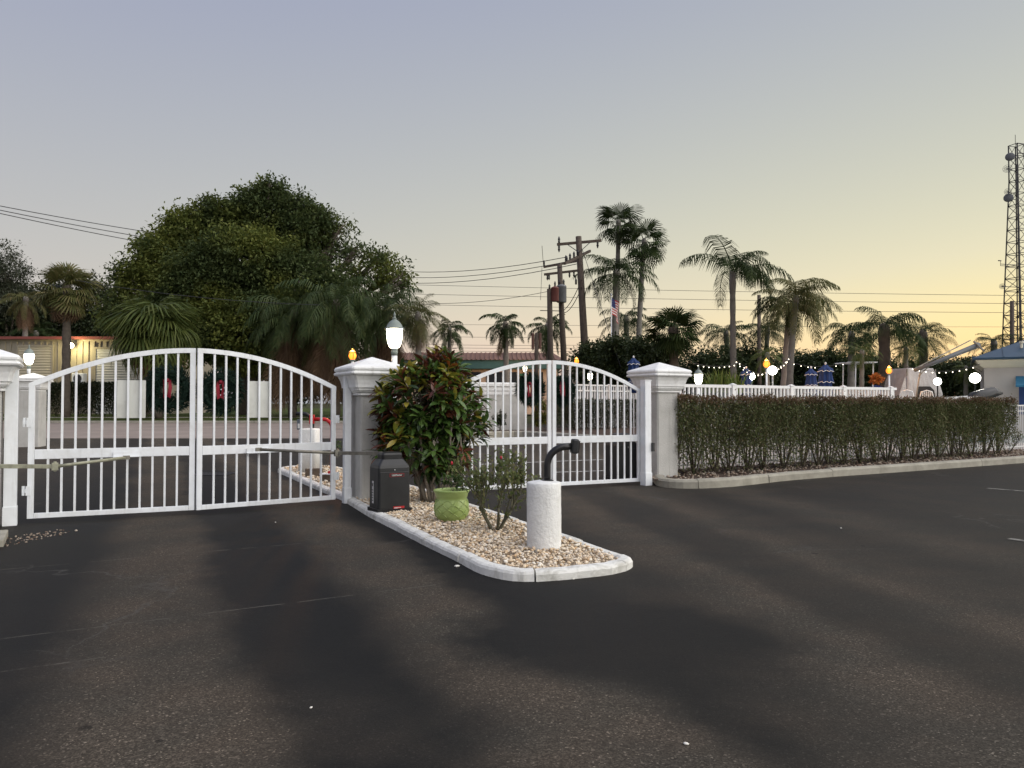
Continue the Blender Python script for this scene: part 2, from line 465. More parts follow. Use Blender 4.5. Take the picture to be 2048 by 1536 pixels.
# painted lines on the asphalt beyond the exit gate, and faded bay marks at the right
PAINT = surf('road_paint', (.55, .55, .53), .8, .2, 8, stain=(.1, .1, .1), stain_scale=6, stain_amt=.6)
FADED = surf('faded_road_paint', (.17, .165, .145), .85, .4, 14, stain=(.02, .02, .02), stain_scale=9, stain_amt=.95)
def paint_line(px0, py0, px1, py1, w, mat, label):
    a, b = G(px0, py0), G(px1, py1)
    n = Vector((-(b - a).y, (b - a).x, 0)).normalized() * w / 2
    me = bpy.data.meshes.new('painted_line')
    me.from_pydata([(p.x, p.y, .006) for p in (a - n, b - n, b + n, a + n)], [], [(0, 1, 2, 3)])
    struct(link('painted_line', me, mat))
paint_line(960, 929, 1290, 916, .10, PAINT, '')
paint_line(1110, 945, 1290, 939, .10, PAINT, '')
paint_line(60, 906, 100, 905, .10, PAINT, '')
paint_line(1975, 977, 2075, 985, .11, FADED, '')
paint_line(2018, 1078, 2075, 1086, .11, FADED, '')

# ------------------------------------------------------------------ kerbs
def resample(pts, step, closed=True):
    P = np.array([[p[0], p[1]] for p in pts]); 
    if closed: P = np.vstack([P, P[:1]])
    L = np.r_[0, np.cumsum(np.linalg.norm(np.diff(P, axis=0), axis=1))]
    n = max(3, int(L[-1] / step)); s = np.linspace(0, L[-1], n + 1)
    Q = np.stack([np.interp(s, L, P[:, 0]), np.interp(s, L, P[:, 1])], 1)
    return Q[:-1] if closed else Q
def smooth_loop(Q, k=3, it=3, closed=True):
    for _ in range(it):
        if closed:
            Q = (np.roll(Q, 1, 0) + 2 * Q + np.roll(Q, -1, 0)) / 4
        else:
            Q[1:-1] = (Q[:-2] + 2 * Q[1:-1] + Q[2:]) / 4
    return Q
def kerb_run(name, Q, prof, mat, parent, seg, closed=True, side=1):
    """sweep prof [(inward offset, z)] along Q, broken into stones of about seg points"""
    n = len(Q)
    T = (np.roll(Q, -1, 0) - np.roll(Q, 1, 0)) if closed else np.gradient(Q, axis=0)
    T = T / np.linalg.norm(T, axis=1)[:, None]
    In = np.stack([-T[:, 1], T[:, 0]], 1) * side
    i = 0; total = n if closed else n - 1
    while i < total:
        m = min(int(seg * random.uniform(.75, 1.25)), total - i)
        if total - i - m < 4: m = total - i
        dz = random.uniform(-.006, .008); do = random.uniform(-.008, .008)
        rings = []
        for j in range(m + 1):
            q, inn, tt = Q[(i + j) % n], In[(i + j) % n], T[(i + j) % n]
            e = .007 if j == 0 else (-.007 if j == m else 0)
            w = random.uniform(-.003, .003)
            rings.append([(q[0] + inn[0] * (o + do * (z > 0) + w) + tt[0] * e, q[1] + inn[1] * (o + do * (z > 0) + w) + tt[1] * e, z + (dz + w if z > 0 else 0)) for o, z in prof])
        mb = MB().loft(rings)
        mb.build(name, mat, parent, False)
        i += m
# island outline, on the ground, counter-clockwise seen from above
front = [G(949, 1008, .09), G(1027, 1032, .09), G(1123, 1064, .09), G(1190, 1086, .09), G(1252, 1108, .09), G(1276, 1122, .0)]
isl = [G(1276, 1129), G(1265, 1140), G(1223, 1151), G(1149, 1158), G(1062, 1166), G(1007, 1163), G(949, 1145), G(920, 1126), G(846, 1090), G(798, 1065), G(737, 1034), G(688, 1003), G(620, 974), G(566, 950), G(552, 944)]
left_side = [(p.x, p.y) for p in isl]
right_side = [(p.x, p.y) for p in front]
loop = left_side + [(-5.25, 17.95), (-4.8, 18.25), (-4.1, 18.0), (-2.7, 15.6), (-1.55, 13.4)] + right_side[:-1]
QI = smooth_loop(resample(loop, .11), it=4)
area = .5 * np.sum(QI[:, 0] * np.roll(QI[:, 1], -1) - np.roll(QI[:, 0], -1) * QI[:, 1])
if area < 0: QI = QI[::-1].copy()
KZ = .088
kprof = [(0, -.02), (.004, .055), (.018, KZ - .012), (.045, KZ), (.115, KZ + .002), (.135, KZ - .012), (.14, .02), (.14, -.02)]
ik = bpy.data.objects.new('island_kerb', None); COL.objects.link(ik); struct(ik)
kerb_run('kerb_stone', QI, kprof, CONC, ik, 9)
bedk = bpy.data.objects.new('bed_kerb', None); COL.objects.link(bedk); struct(bedk)
bk = [G(1306, 962), G(1312, 973), G(1335, 977), G(1398, 978), G(1477, 973), G(1567, 962), G(1674, 953), G(1804, 944), G(2048, 926)]
bkp = [(p.x, p.y) for p in bk]
bkp += [(bkp[-1][0] + U.x * k, bkp[-1][1] + U.y * k) for k in (3, 8)]
QB = smooth_loop(resample(bkp, .15, False), it=6, closed=False)
kprof2 = [(0, -.02), (.004, .12), (.03, .155), (.07, .165), (.16, .165), (.18, .14), (.18, -.02)]
kerb_run('kerb_stone', QB, kprof2, CONCG, bedk, 16, closed=False)
# kerb round the far bed by the white wall
farb = bpy.data.objects.new('far_bed_kerb', None); COL.objects.link(farb); struct(farb)
fk = [G(880, 879), G(960, 877), G(1035, 873), G(1075, 876), G(1130, 880), G(1210, 885), G(1330, 893)]
QF = smooth_loop(resample([(p.x, p.y) for p in fk], .6, False), it=3, closed=False)
kerb_run('kerb_stone', QF, [(0, -.02), (.01, .22), (.06, .27), (.3, .27), (.34, .2), (.34, -.02)], CONCG, farb, 8, closed=False)
sheet('far_bed_soil', [(QF[0][0], QF[0][1] + .3), *[(q[0], q[1] + .3) for q in QF[1:-1]], (QF[-1][0], QF[-1][1] + .3), (QF[-1][0] + 6, QF[-1][1] + 14), (QF[0][0] - 2, QF[0][1] + 9)], .22, MULCH)

def inset(Q, d):
    T = np.roll(Q, -1, 0) - np.roll(Q, 1, 0); T /= np.linalg.norm(T, axis=1)[:, None]
    return Q + np.stack([-T[:, 1], T[:, 0]], 1) * d
def in_poly(P, Q):
    x, y = P[:, 0], P[:, 1]; r = np.zeros(len(P), bool)
    for a, b in zip(Q, np.roll(Q, -1, 0)):
        c = ((a[1] > y) != (b[1] > y)) & (x < (b[0] - a[0]) * (y - a[1]) / (b[1] - a[1] + 1e-12) + a[0])
        r ^= c
    return r
QIN = inset(QI, .13)
sheet('island_bed', [tuple(q) for q in QIN], .055, surf('gravel_fines', (.30, .24, .17), .95, .3, 40, .6, 80, .01))

# ------------------------------------------------------------------ gravel of the island
GRAV = leafy('river_gravel', [(.60, .49, .35), (.70, .61, .48), (.50, .34, .19), (.74, .68, .57), (.64, .51, .34), (.55, .49, .41), (.76, .72, .63), (.46, .33, .21), (.70, .58, .41)], .75, 0.0)
def gravel(name, Q, n, size, z0, sub, mat, label, mound=.03, dens=None):
    iv, if_ = ico(sub)
    lo, hi = Q.min(0), Q.max(0)
    P = rng.uniform(lo, hi, (n * 3, 2)); P = P[in_poly(P, Q)]
    if dens is not None: P = P[dens(P)]
    P = P[:n]
    Vs, Fs, k = [], [], 0
    for c in range(8):
        Pc = P[c::8]
        tv = iv * (1 + .22 * rng.normal(size=(len(iv), 1)) * .6) * np.array([1, .78, .6])
        S = rng.uniform(size[0], size[1], len(Pc)) * rng.choice([1, 1, 1, 1.35], len(Pc))
        a = rng.uniform(0, 6.3, len(Pc))
        Rm = frames(np.stack([np.cos(a), np.sin(a), rng.normal(0, .25, len(Pc))], 1), rng.normal(0, .4, len(Pc)))
        z = z0 + rng.uniform(0, 1, len(Pc)) * mound + S * .15
        V, Fc = scatter(tv, if_, np.column_stack([Pc, z]), Rm, S)
        Vs.append(V); Fs.append(Fc + k); k += len(V)
    o = link(name, mesh_arrays(name, np.vstack(Vs), np.vstack(Fs)), mat, None, True)
    return tag(o, label, 'gravel', kind='stuff')
gravel('gravel', QIN, 19000, (.0085, .0205), .062, 2, GRAV, 'cream and tan river gravel filling the kerbed island in front of the gates', .035, lambda P: P[:, 1] < 11.8)
gravel('gravel', QIN, 5000, (.016, .036), .062, 1, GRAV, 'grey and tan gravel in the island behind the gate line', .035, lambda P: P[:, 1] >= 11.8)

# a few loose white stones lying on the asphalt
PEB = surf('white_pebble', (.68, .66, .6), .7, .1)
iv, if_ = ico(2)
def pebble(px, py, s, label):
    p = G(px, py)
    me = mesh_arrays('pebble', iv * (1 + .1 * rng.normal(size=(len(iv), 1))) * np.array([s, s * .75, s * .42]), if_)
    o = link('pebble', me, PEB, None, True)
    o.location = (p.x, p.y, s * .35); o.rotation_euler = (0, 0, random.uniform(0, 6))
    tag(o, label, 'pebble')
pebble(914, 1134, .026, 'white pebble on the asphalt beside the island kerb')
pebble(622, 1416, .009, 'pale pebble lying among the wheel tracks in the foreground')
pebble(1372, 1489, .013, 'flat white pebble nearest the bottom of the picture')
pebble(1682, 1057, .016, 'white pebble out on the dark asphalt right of the island')
pebble(1147, 1159, .012, 'tiny white stone against the front of the island kerb')
pebble(551, 1045, .012, 'tiny white chip on the asphalt below the entry gate')

# ================================================================== PILLARS AND GATES
def sq_ring(h, z, ch=.10):
    c = min(h * ch, .03)
    return [(-h + c, -h, z), (h - c, -h, z), (h, -h + c, z), (h, h - c, z), (h - c, h, z), (-h + c, h, z), (-h, h - c, z), (-h, -h + c, z)]
CAP_PROF = [(.012, 0), (.42, -.15), (.452, -.163), (.47, -.19), (.468, -.215), (.45, -.232), (.447, -.238), (.468, -.246), (.475, -.268), (.462, -.29), (.425, -.302), (.395, -.37), (.378, -.44), (.374, -.485), (.352, -.49), (.352, -.52), (.325, -.555), (.303, -.57), (.303, -.60), (.27, -.605)]
def pillar(name, c, top, label, rz=GA, shaft=.265, z0=0.0, base=True, s=1.0):
    t = thing(name, label, 'gate pillar', (c[0], c[1], 0), rz)
    mb = MB().loft([sq_ring(shaft, z0 - .02), sq_ring(shaft, top - .603 * s)])
    mb.build('shaft', STUCCO, t)
    cp_ = MB().loft([sq_ring(h * s, top + z * s) for h, z in reversed(CAP_PROF)])
    cp_.build('cap', CAPW, t, False)
    return t
PI = Vector((-2.21, 12.12, 0))
pillar('gate_pillar', PI, 2.27, 'grey stucco pillar with white cap behind the croton bush between the gates', z0=.05)
cr_ = G(1316, 953, .12)
PR = cr_ + U * .265 - N * .265
pr = pillar('gate_pillar', PR, 2.36, 'cream stucco pillar with white cap at the end of the clipped hedge', z0=.02)
PL = Vector((-6.66, 9.58, 0))
pillar('gate_pillar', PL, 2.30, 'nearest stucco pillar, cut by the left edge of the photo')
pf = G(64, 893)
pillar('gate_pillar', (pf.x, pf.y, 0), 2.62, 'smaller far pillar carrying a lit lantern behind the entry gate', rz=R(12), shaft=.34, s=1.08)

def gate_post(px, py, d, h, w, label):
    p = W(px, 900, d)
    t = thing('gate_post', label, 'gate post', (p.x, p.y, 0), GA)
    MB().box((0, 0, h / 2), (w, w, h)).build('post', WHITE, t, bevel=.006)
    MB().box((0, -.004, .12), (w + .014, w + .014, .24)).build('base_sleeve', WHITE, t, bevel=.004)
    MB().box((0, 0, h + .008), (w + .012, w + .012, .016)).build('cap_plate', WHITE, t)
    return t
gate_post(22, 0, 9.80, 1.97, .145, 'white steel hinge post at the far left holding the entry gate')
gate_post(694, 0, 11.98, 1.98, .105, 'slim white steel hinge post in front of the middle pillar')
gp = gate_post(1292, 0, 14.55, 1.97, .145, 'white steel hinge post in front of the right pillar')
MB().box((.09, -.09, .72), (.05, .05, .16)).build('photocell', BLACKP, gp)

def on_gate(px, py, A, x):             # local (x, z) of a pixel on the vertical gate plane through A along x
    n = Vector((-x.y, x.x, 0)); r = ray(px, py); o = Vector((0, 0, EYE))
    k = (A - o).dot(n) / r.dot(n)
    p = o + r * k
    return (p - A).dot(x), p.z
HE, HC, Z0 = 1.745, 2.255, .06
def gate_leaf(A, B, label, npick=11, sign=None, bracket=None, flip=False):
    A, B = Vector((A[0], A[1], 0)), Vector((B[0], B[1], 0))     # A hinge side, B meeting side
    x = (B - A); L = x.length; x.normalize()
    t = thing('gate_leaf', label, 'gate', A, math.atan2(x.y, x.x), 'arched leaves of the two driveway gates')
    fr = -1 if x.x > 0 else 1                # local y of the camera side
    arch = lambda q: Z0 + HC - (HC - HE) * (1 - max(0, min(1, q / L))) ** 2
    th = .045
    MB().box((.036, 0, (Z0 + arch(0)) / 2 - .01), (.072, th, arch(0) - Z0 - .02)).build('hinge_stile', WHITE, t, bevel=.004)
    MB().box((L - .036, 0, (Z0 + arch(L)) / 2 - .03), (.072, th, arch(L) - Z0 - .06)).build('meeting_stile', WHITE, t, bevel=.004)
    MB().box((L / 2, 0, Z0 + .033), (L - .148, th - .006, .066)).build('bottom_rail', WHITE, t, bevel=.004)
    MB().box((L / 2, 0, Z0 + .825), (L - .148, th - .004, .125)).build('middle_rail', WHITE, t, bevel=.004)
    rings = []
    for i in range(19):
        q = L * i / 18
        z = arch(q); sl = 2 * (HC - HE) / L * (1 - q / L)
        nx, nz = -sl, 1.0; k = math.hypot(nx, nz); nx, nz = nx / k * .066, nz / k * .066
        rings.append([(q, -th / 2 - .002, z), (q, th / 2 + .002, z), (q - nx, th / 2 + .002, z - nz), (q - nx, -th / 2 - .002, z - nz)])
    rings[0] = [(rings[0][j][0] if j < 2 else .0, rings[0][j][1], rings[0][j][2]) for j in range(4)]
    MB().loft(rings).build('arched_top_rail', WHITE, t)
    pm = {}
    for i in range(npick):
        q = .072 + (L - .144) * (i + 1) / (npick + 1)
        zt = arch(q) - .055
        o = MB().box((q, 0, (Z0 + .05 + zt) / 2), (.027, .027, zt - Z0 - .05)).build('picket', WHITE, t)
    for hz in (.42, 1.30):
        h = MB()
        h.box((-.03, 0, hz), (.06, .03, .05)); h.lathe([(.018, hz - .06), (.018, hz + .06)], 10, (-.045, 0, 0))
        h.box((.01, fr * .03, hz), (.05, .012, .12))
        h.build('hinge', WHITE, t)
    if sign:
        (xa, za), (xb, zb) = on_gate(sign[0], sign[1], A, x), on_gate(sign[2], sign[3], A, x)
        MB().box(((xa + xb) / 2, -fr * .03, (za + zb) / 2), (abs(xb - xa), .008, abs(zb - za))).build('sign_panel', SIGNB, t, bevel=.002)
    if bracket:
        xc, zc = on_gate(bracket[0], bracket[1], A, x)
        br = MB(); br.box((xc, fr * .035, Z0 + .80), (.34, .014, .07)); br.box((xc, fr * .05, Z0 + .768), (.34, .05, .01))
        br.build('arm_bracket', WHITE, t)
    return t, A, x, L
SIGNB = surf('sign_back', (.56, .57, .53), .6, .06, 3, stain=(.42, .42, .38), stain_scale=4)
def gp_(px, py):
    p = G(px, py, Z0); return (p.x, p.y)
gLL = gate_leaf(gp_(53.8, 1037.5), gp_(388.5, 1019.8), 'white arched gate leaf beside the left edge, hinged on the nearest pillar', sign=(234, 760, 291, 836), bracket=(255, 912))
gLR = gate_leaf(gp_(670, 998.7), gp_(392, 1020.3), 'white arched gate leaf hung from the middle pillar, left of the black housing', sign=(497, 762, 543, 835), bracket=(515, 900))
mid = gp_(1104, 972.3)
ex = gp_(1281, 962.8)
dv = (Vector(mid) - Vector(ex))
gRR = gate_leaf(ex, (mid[0] + .005, mid[1]), 'white arched gate leaf hung from the right pillar by the hedge')
gRL = gate_leaf((mid[0] + dv.x * 1.0, mid[1] + dv.y * 1.0), (mid[0] - .02, mid[1] - .01), 'white arched gate leaf partly hidden behind the croton bush')

# wreaths hung on the street side of the gate leaves
FIR = leafy('wreath_needles', [(.008, .022, .018), (.015, .035, .026), (.02, .04, .022)], .6, .1)
RIB = surf('red_ribbon', (.22, .008, .022), .6, .15, 8)
def wreath(leaf, px, py, r, label, ribbon_px):
    t_, A, x, L = leaf
    q, z = on_gate(px, py, A, x)
    bk_ = -1 if x.x > 0 else 1
    n = Vector((-x.y, x.x, 0)) * (1 if x.x > 0 else -1)          # street side
    c = A + x * q + n * .12 + Vector((0, 0, z))
    t = thing('wreath', label, 'wreath', c, math.atan2(x.y, x.x), 'christmas wreaths hung on the gates')
    nl = 2600
    a = rng.uniform(0, 2 * math.pi, nl); b = rng.uniform(0, 2 * math.pi, nl); rt = r * .30 * np.sqrt(rng.uniform(.2, 1, nl))
    rc = r * .68
    P = np.stack([(rc + rt * np.cos(b)) * np.cos(a), .62 * rt * np.sin(b), (rc + rt * np.cos(b)) * np.sin(a)], 1)
    D = np.stack([np.cos(b) * np.cos(a), np.sin(b), np.cos(b) * np.sin(a)], 1) + .7 * np.stack([-np.sin(a), 0 * a, np.cos(a)], 1) + rng.normal(0, .35, (nl, 3))
    V, Fc = scatter([(0, .10, 0), (0, -.10, 0), (1, 0, 0)], [(0, 1, 2)], P, frames(D, rng.uniform(0, 6.3, nl)), rng.uniform(.05, .10, nl))
    tag(link('needles', mesh_arrays('needles', V, Fc), FIR, t), kind='stuff')
    MB().tube([(rc * math.cos(k / 24 * 6.2832), 0, rc * math.sin(k / 24 * 6.2832)) for k in range(25)], r * .16, 6).build('ring_core', FIR, t)
    sg = 1 if x.x > 0 else -1
    rb = MB()
    q2, z2 = on_gate(*ribbon_px, A, x)
    ox, oz = q2 - q, z2 - z
    for s_ in (-1, 1):
        rb.loft([[(ox + s_ * .01, -.05 * sg, oz + .13), (ox + s_ * .05, -.06 * sg, oz + .11)], [(ox + s_ * .02, -.09 * sg, oz + .02), (ox + s_ * .055 + .01, -.075 * sg, oz)], [(ox + s_ * .0, -.07 * sg, oz - .12), (ox + s_ * .045, -.085 * sg, oz - .15)]], cap=False, close=False)
    rb.sphere((ox, -.07 * sg, oz + .10), .03, 10, 6)
    rb.build('ribbon', RIB, t)
wreath(gLL, 338, 778, .33, 'dark green wreath with a red ribbon on the gate leaf nearest the left edge', (334, 775))
wreath(gLR, 446, 783, .33, 'dark green wreath with a red ribbon, left of the sign panel by the middle pillar', (443, 778))
wreath(gRL, 1067, 778, .29, 'dark wreath on the far gate beside the bush, red ribbon showing through its hole', (1062, 778))
wreath(gRR, 1131, 782, .27, 'dark green wreath right of the meeting bars of the far gate', (1128, 776))

# ------------------------------------------------------------------ gate operators with arms
def rrect(w, d, r, z, n=4):
    out = []
    for cx, cy, a0 in ((w/2 - r, d/2 - r, 0), (-w/2 + r, d/2 - r, 90), (-w/2 + r, -d/2 + r, 180), (w/2 - r, -d/2 + r, 270)):
        for k in range(n + 1):
            a = R(a0 + 90 * k / n); out.append((cx + r * math.cos(a), cy + r * math.sin(a), z))
    return out
LBLW = surf('white_label', (.62, .62, .6), .6, .05)
LBLR = surf('red_label', (.35, .012, .015), .5, .1)
LBLK = surf('label_print', (.03, .03, .03), .6, .1)
def text_mesh(name, s, size, mat, parent, loc, rot, depth=.001):
    cu = bpy.data.curves.new(name, 'FONT'); cu.body = s; cu.size = size; cu.extrude = depth; cu.align_x = 'CENTER'; cu.align_y = 'CENTER'
    tmp = bpy.data.objects.new(name + '_tmp', cu); COL.objects.link(tmp)
    bpy.context.view_layer.update()
    me = bpy.data.meshes.new_from_object(tmp.evaluated_get(bpy.context.evaluated_depsgraph_get()))
    bpy.data.objects.remove(tmp)
    me.materials.clear()
    o = link(name, me, mat, parent)
    o.location = loc; o.rotation_euler = rot
    return o
def operator(c, rz, label, z=.07, labels=True, arm=None, arm_mat=GALV, s=1.0):
    t = thing('gate_operator', label, 'gate operator', (c[0], c[1], z), rz)
    w, d = .46 * s, .37 * s
    MB().loft([rrect(w, d, .03, 0), rrect(w * 1.0, d, .03, .02), rrect(w * .985, d * .98, .03, .60 * s), rrect(w * .95, d * .93, .035, .635 * s), rrect(w * .76, d * .74, .04, .70 * s), rrect(w * .70, d * .70, .04, .715 * s)]).build('housing', BLACKP, t, False)
    MB().loft([rrect(w * .62, d * .62, .04, .71 * s), rrect(w * .64, d * .64, .04, .775 * s), rrect(w * .60, d * .60, .04, .80 * s), rrect(w * .42, d * .44, .04, .812 * s)]).build('lid', BLACKP, t, False)
    MB().box((0, 0, .03), (w + .03, d + .03, .05)).build('base_plate', BLACKM, t)
    p = MB(); p.box((0, -d / 2 - .001, .30 * s), (w * .90, .012, .50 * s)); p.build('access_door', BLACKP, t, bevel=.006)
    MB().sphere((.0, -d / 2 - .008, .575 * s), .008, 8, 6).build('lock', LBLW, t)
    if labels:
        fy = -d / 2 - .009
        MB().box((.03, fy, .505 * s), (.205, .003, .044)).build('badge_border', LBLR, t)
        MB().box((.03, fy - .001, .505 * s), (.195, .003, .036)).build('badge_plate', BLACKM, t)
        text_mesh('badge_lettering', 'LiftMaster', .036, LBLW, t, (.03, fy - .003, .505 * s), (math.pi / 2, 0, 0))
        MB().box((.06, fy, .05 * s), (.16, .003, .07)).build('warning_label', LBLR, t)
        for i, (ww, zz) in enumerate(((.10, .068), (.05, .055), (.12, .042))): MB().box((.06 - .08 + ww / 2 + .01, fy - .002, zz), (ww, .003, .006)).build('warning_print', LBLW, t)
        lx = -w / 2 - .003
        MB().box((lx, .02, .27 * s), (.003, .055, .30)).build('side_label', LBLW, t)
        MB().box((lx - .002, .02, .37 * s), (.003, .03, .04)).build('label_print', LBLK, t)
        for i in range(5): MB().box((lx - .002, .02, .30 - i * .035), (.003, .036, .012)).build('label_print', LBLK, t)
    if arm:
        inv = t.matrix_basis.inverted() if False else (Matrix.Translation((c[0], c[1], z)) @ Matrix.Rotation(rz, 4, 'Z')).inverted()
        a, e, b = [inv @ Vector(q) for q in arm]
        m1 = MB().bar(a, e, .022, .05); m1.build('drive_arm', arm_mat, t, bevel=.003)
        el = MB().box(e, (.07, .07, .09)); el.lathe([(.018, -.06), (.018, .06)], 10, e); el.build('elbow', arm_mat, t)
        m2 = MB().tube([e, b], .021, 10); m2.build('link_arm', arm_mat, t, True)
        MB().box(b, (.08, .05, .05)).build('link_clevis', GALV, t)
    return t
bxp = G(779, 1022, .07)
operator(bxp, GA, 'black gate opener housing with a red bordered badge, standing beside the croton bush', arm=(W(765, 907, 10.55), W(674, 906, 11.1), W(517, 899, 10.95)))
operator((-7.05, 8.75), GA, 'gate opener at the left edge with a grimy steel arm reaching the nearest gate leaf', labels=False, arm=(W(-90, 932, 9.0), W(110, 933, 9.45), W(253, 915, 10.12)), arm_mat=GALVG)
q = G(1243, 958)
operator(q, GA, 'black gate opener housing standing behind the bars of the far gate', z=0, labels=False, s=1.15)

# ================================================================== ISLAND OBJECTS
# ---- keypad bollard
def arc(c, r, a0, a1, n, ax, up):
    return [c + ax * (r * math.cos(R(a0 + (a1 - a0) * i / n))) + up * (r * math.sin(R(a0 + (a1 - a0) * i / n))) for i in range(n + 1)]
UP = Vector((0, 0, 1))
bp = G(1088, 1093, .085)
t = thing('keypad_bollard', 'thick white cylindrical bollard with black gooseneck keypad on the gravel', 'bollard', (bp.x, bp.y, .05))
prof = [(.176, 0), (.177, .2), (.175, .45), (.176, .66), (.170, .69), (.155, .695), (.09, .706), (.0005, .712)]
rings = []
for r_, z_ in [(.176, 0)] + [(.176, .02 + i * .055) for i in range(13)] + prof[4:]:
    rings.append([((r_ + (random.uniform(-.0025, .0025) if r_ > .1 else 0)) * math.cos(j / 40 * 6.28319), (r_ + 0) * math.sin(j / 40 * 6.28319), z_) for j in range(40)])
MB().loft(rings).build('column', STUCCOW, t, True)
ax = Vector((1, .12, 0)).normalized()
c0 = Vector((.035, 0, .70))
path = [c0, c0 + UP * .06, c0 + UP * .14] + arc(c0 + UP * .16 + ax * .19, .19, 180, 95, 9, ax, UP) + [c0 + UP * .355 + ax * .25]
MB().tube(path, .036, 14).build('gooseneck', BLACKM, t, True)
MB().lathe([(.065, 0), (.065, .012), (.05, .016), (.04, .02)], 16, c0).build('flange', BLACKM, t)
hd = c0 + UP * .355 + ax * .285
k = MB().box((0, 0, 0), (.075, .11, .15)); ko = k.build('keypad_head', BLACKP, t, bevel=.018); ko.location = hd; ko.rotation_euler = (0, R(6), math.atan2(ax.y, ax.x))
MB().box((.04, 0, .0), (.012, .085, .12)).build('keypad_face', BLACKM, ko, bevel=.004)

# ---- green ceramic pot with a scale pattern
CER = surf('green_glaze', (.34, .44, .15), .32, .12, 6, .12, 40, .006, stain=(.20, .30, .06), stain_scale=5, stain_amt=.5)
pp = G(903, 1040, .085)
t = thing('flower_pot', 'lime green glazed pot with scale pattern on the gravel', 'flower pot', (pp.x, pp.y, .075))
PO = [(.13, 0), (.165, .015), (.20, .07), (.217, .14), (.213, .21), (.195, .265), (.188, .285), (.198, .30), (.208, .345), (.226, .375), (.228, .388), (.215, .392), (.205, .38), (.19, .33), (.185, .28)]
MB().lathe(PO, 40).build('pot_body', CER, t, True)
rel = MB()
def pot_r(z): return np.interp(z, [p[1] for p in PO[:7]], [p[0] for p in PO[:7]])
for row in range(4):
    zb = .055 + row * .055
    for j in range(9):
        a0 = (j + .5 * (row % 2)) / 9 * 2 * math.pi; hw = math.pi / 9
        pts = []
        for i in range(9):
            s_ = -1 + 2 * i / 8
            z = zb + .055 * (1 - abs(s_) ** 1.8)
            r_ = float(pot_r(z)) + .002; a = a0 + s_ * hw
            pts.append((r_ * math.cos(a), r_ * math.sin(a), z))
        rel.tube(pts, .0055, 5)
rel.build('scale_relief', CER, t, True)
MB().lathe([(.0005, .315), (.186, .31)], 24, cap=False).build('potting_soil', SOIL, t)

# generic leaf cluster plant ------------------------------------------------
SHR = leafy('shrub_leaf', [(.03, .06, .018), (.06, .10, .03), (.09, .12, .035)], .4, .25)
BARK = surf('bark', (.12, .10, .08), .85, .25, 8, .5, 40, .01)
BARKP = surf('pale_bark', (.20, .175, .14), .85, .25, 8, .5, 40, .01)
def branchy(base, n_stem, height, spread, r0, seed, fork=2, lean=(0, 0)):
    rr = random.Random(seed); segs = []; tips = []
    for i in range(n_stem):
        a = 6.283 * i / n_stem + rr.uniform(-.5, .5)
        d = Vector((math.cos(a) * spread + lean[0], math.sin(a) * spread + lean[1], 1)).normalized()
        def grow(p, d, L, r, lev):
            pts = [p]; q = p
            for k in range(4):
                d = (d + Vector((rr.uniform(-.16, .16), rr.uniform(-.16, .16), .06))).normalized()
                q = q + d * L / 4; pts.append(q)
            segs.append((pts, [r * (1 - .11 * k) for k in range(5)]))
            if lev == 0:
                tips.append((q, d)); return
            for b in range(rr.choice((2, 2, 3))):
                d2 = (d + Vector((rr.uniform(-.7, .7), rr.uniform(-.7, .7), rr.uniform(-.1, .35)))).normalized()
                grow(q, d2, L * rr.uniform(.6, .85), r * .6, lev - 1)
        tot = sum(.72 ** k for k in range(fork + 1))
        grow(Vector(base) + Vector((math.cos(a), math.sin(a), 0)) * r0 * 2.2, d, height / tot * rr.uniform(.75, 1.0), r0 * rr.uniform(.8, 1.15), fork)
    return segs, tips
def stems_mesh(segs, n=6):
    mb = MB()
    for p, r in segs: mb.tube(p, r, n)
    return mb
# plant spilling out of the pot
segs, tips = branchy((.05, 0, .30), 5, .28, .55, .006, 5, 1, (.25, 0))
plant = thing('pot_plant', 'small leafy plant growing out of the lime green pot', 'plant', (pp.x, pp.y, .075))
stems_mesh(segs).build('stem', BARK, plant, True)
P = np.repeat(np.array([t_[0][:] for t_ in tips]), 13, 0) + rng.normal(0, .035, (len(tips) * 13, 3))
V, Fc = scatter(LEAF_V, LEAF_F, P, frames(rng.normal(0, 1, P.shape) + np.array([0, 0, .2])), rng.uniform(.05, .085, len(P)))
tag(link('leaves', mesh_arrays('leaves', V, Fc), SHR, plant), kind='stuff')
# desert-rose shrub beside the bollard
dp = G(990, 1060, .085)
t = thing('desert_rose', 'sparse open shrub with small leaves and red buds left of the white bollard', 'shrub', (dp.x, dp.y, .06))
segs, tips = branchy((0, 0, 0), 9, .92, .62, .017, 11, 2)
stems_mesh(segs).build('stem', surf('grey_green_stem', (.10, .095, .06), .7, .25, 9), t, True)
nl = 10
P = np.repeat(np.array([t_[0][:] for t_ in tips]), nl, 0) + rng.normal(0, .045, (len(tips) * nl, 3))
lowp = np.array([s_[0][k][:] for s_ in segs for k in (2, 3, 4) if s_[0][k].z > .15])
P = np.vstack([P, np.repeat(lowp, 5, 0) + rng.normal(0, .03, (len(lowp) * 5, 3))])
V, Fc = scatter(LEAF_V, LEAF_F, P, frames(rng.normal(0, 1, P.shape) + np.array([0, 0, .35])), rng.uniform(.035, .07, len(P)))
tag(link('leaves', mesh_arrays('leaves', V, Fc), leafy('desert_rose_leaf', [(.08, .11, .04), (.13, .16, .055), (.19, .18, .08)], .5, .3), t), kind='stuff')
BUD = surf('red_bud', (.5, .03, .05), .5, .2)
for i in (3, 11, 19, 30):
    p_, d_ = tips[i % len(tips)]
    MB().sphere(p_ + d_ * .03, .014, 8, 6, 1.5).build('flower_bud', BUD, t, True)

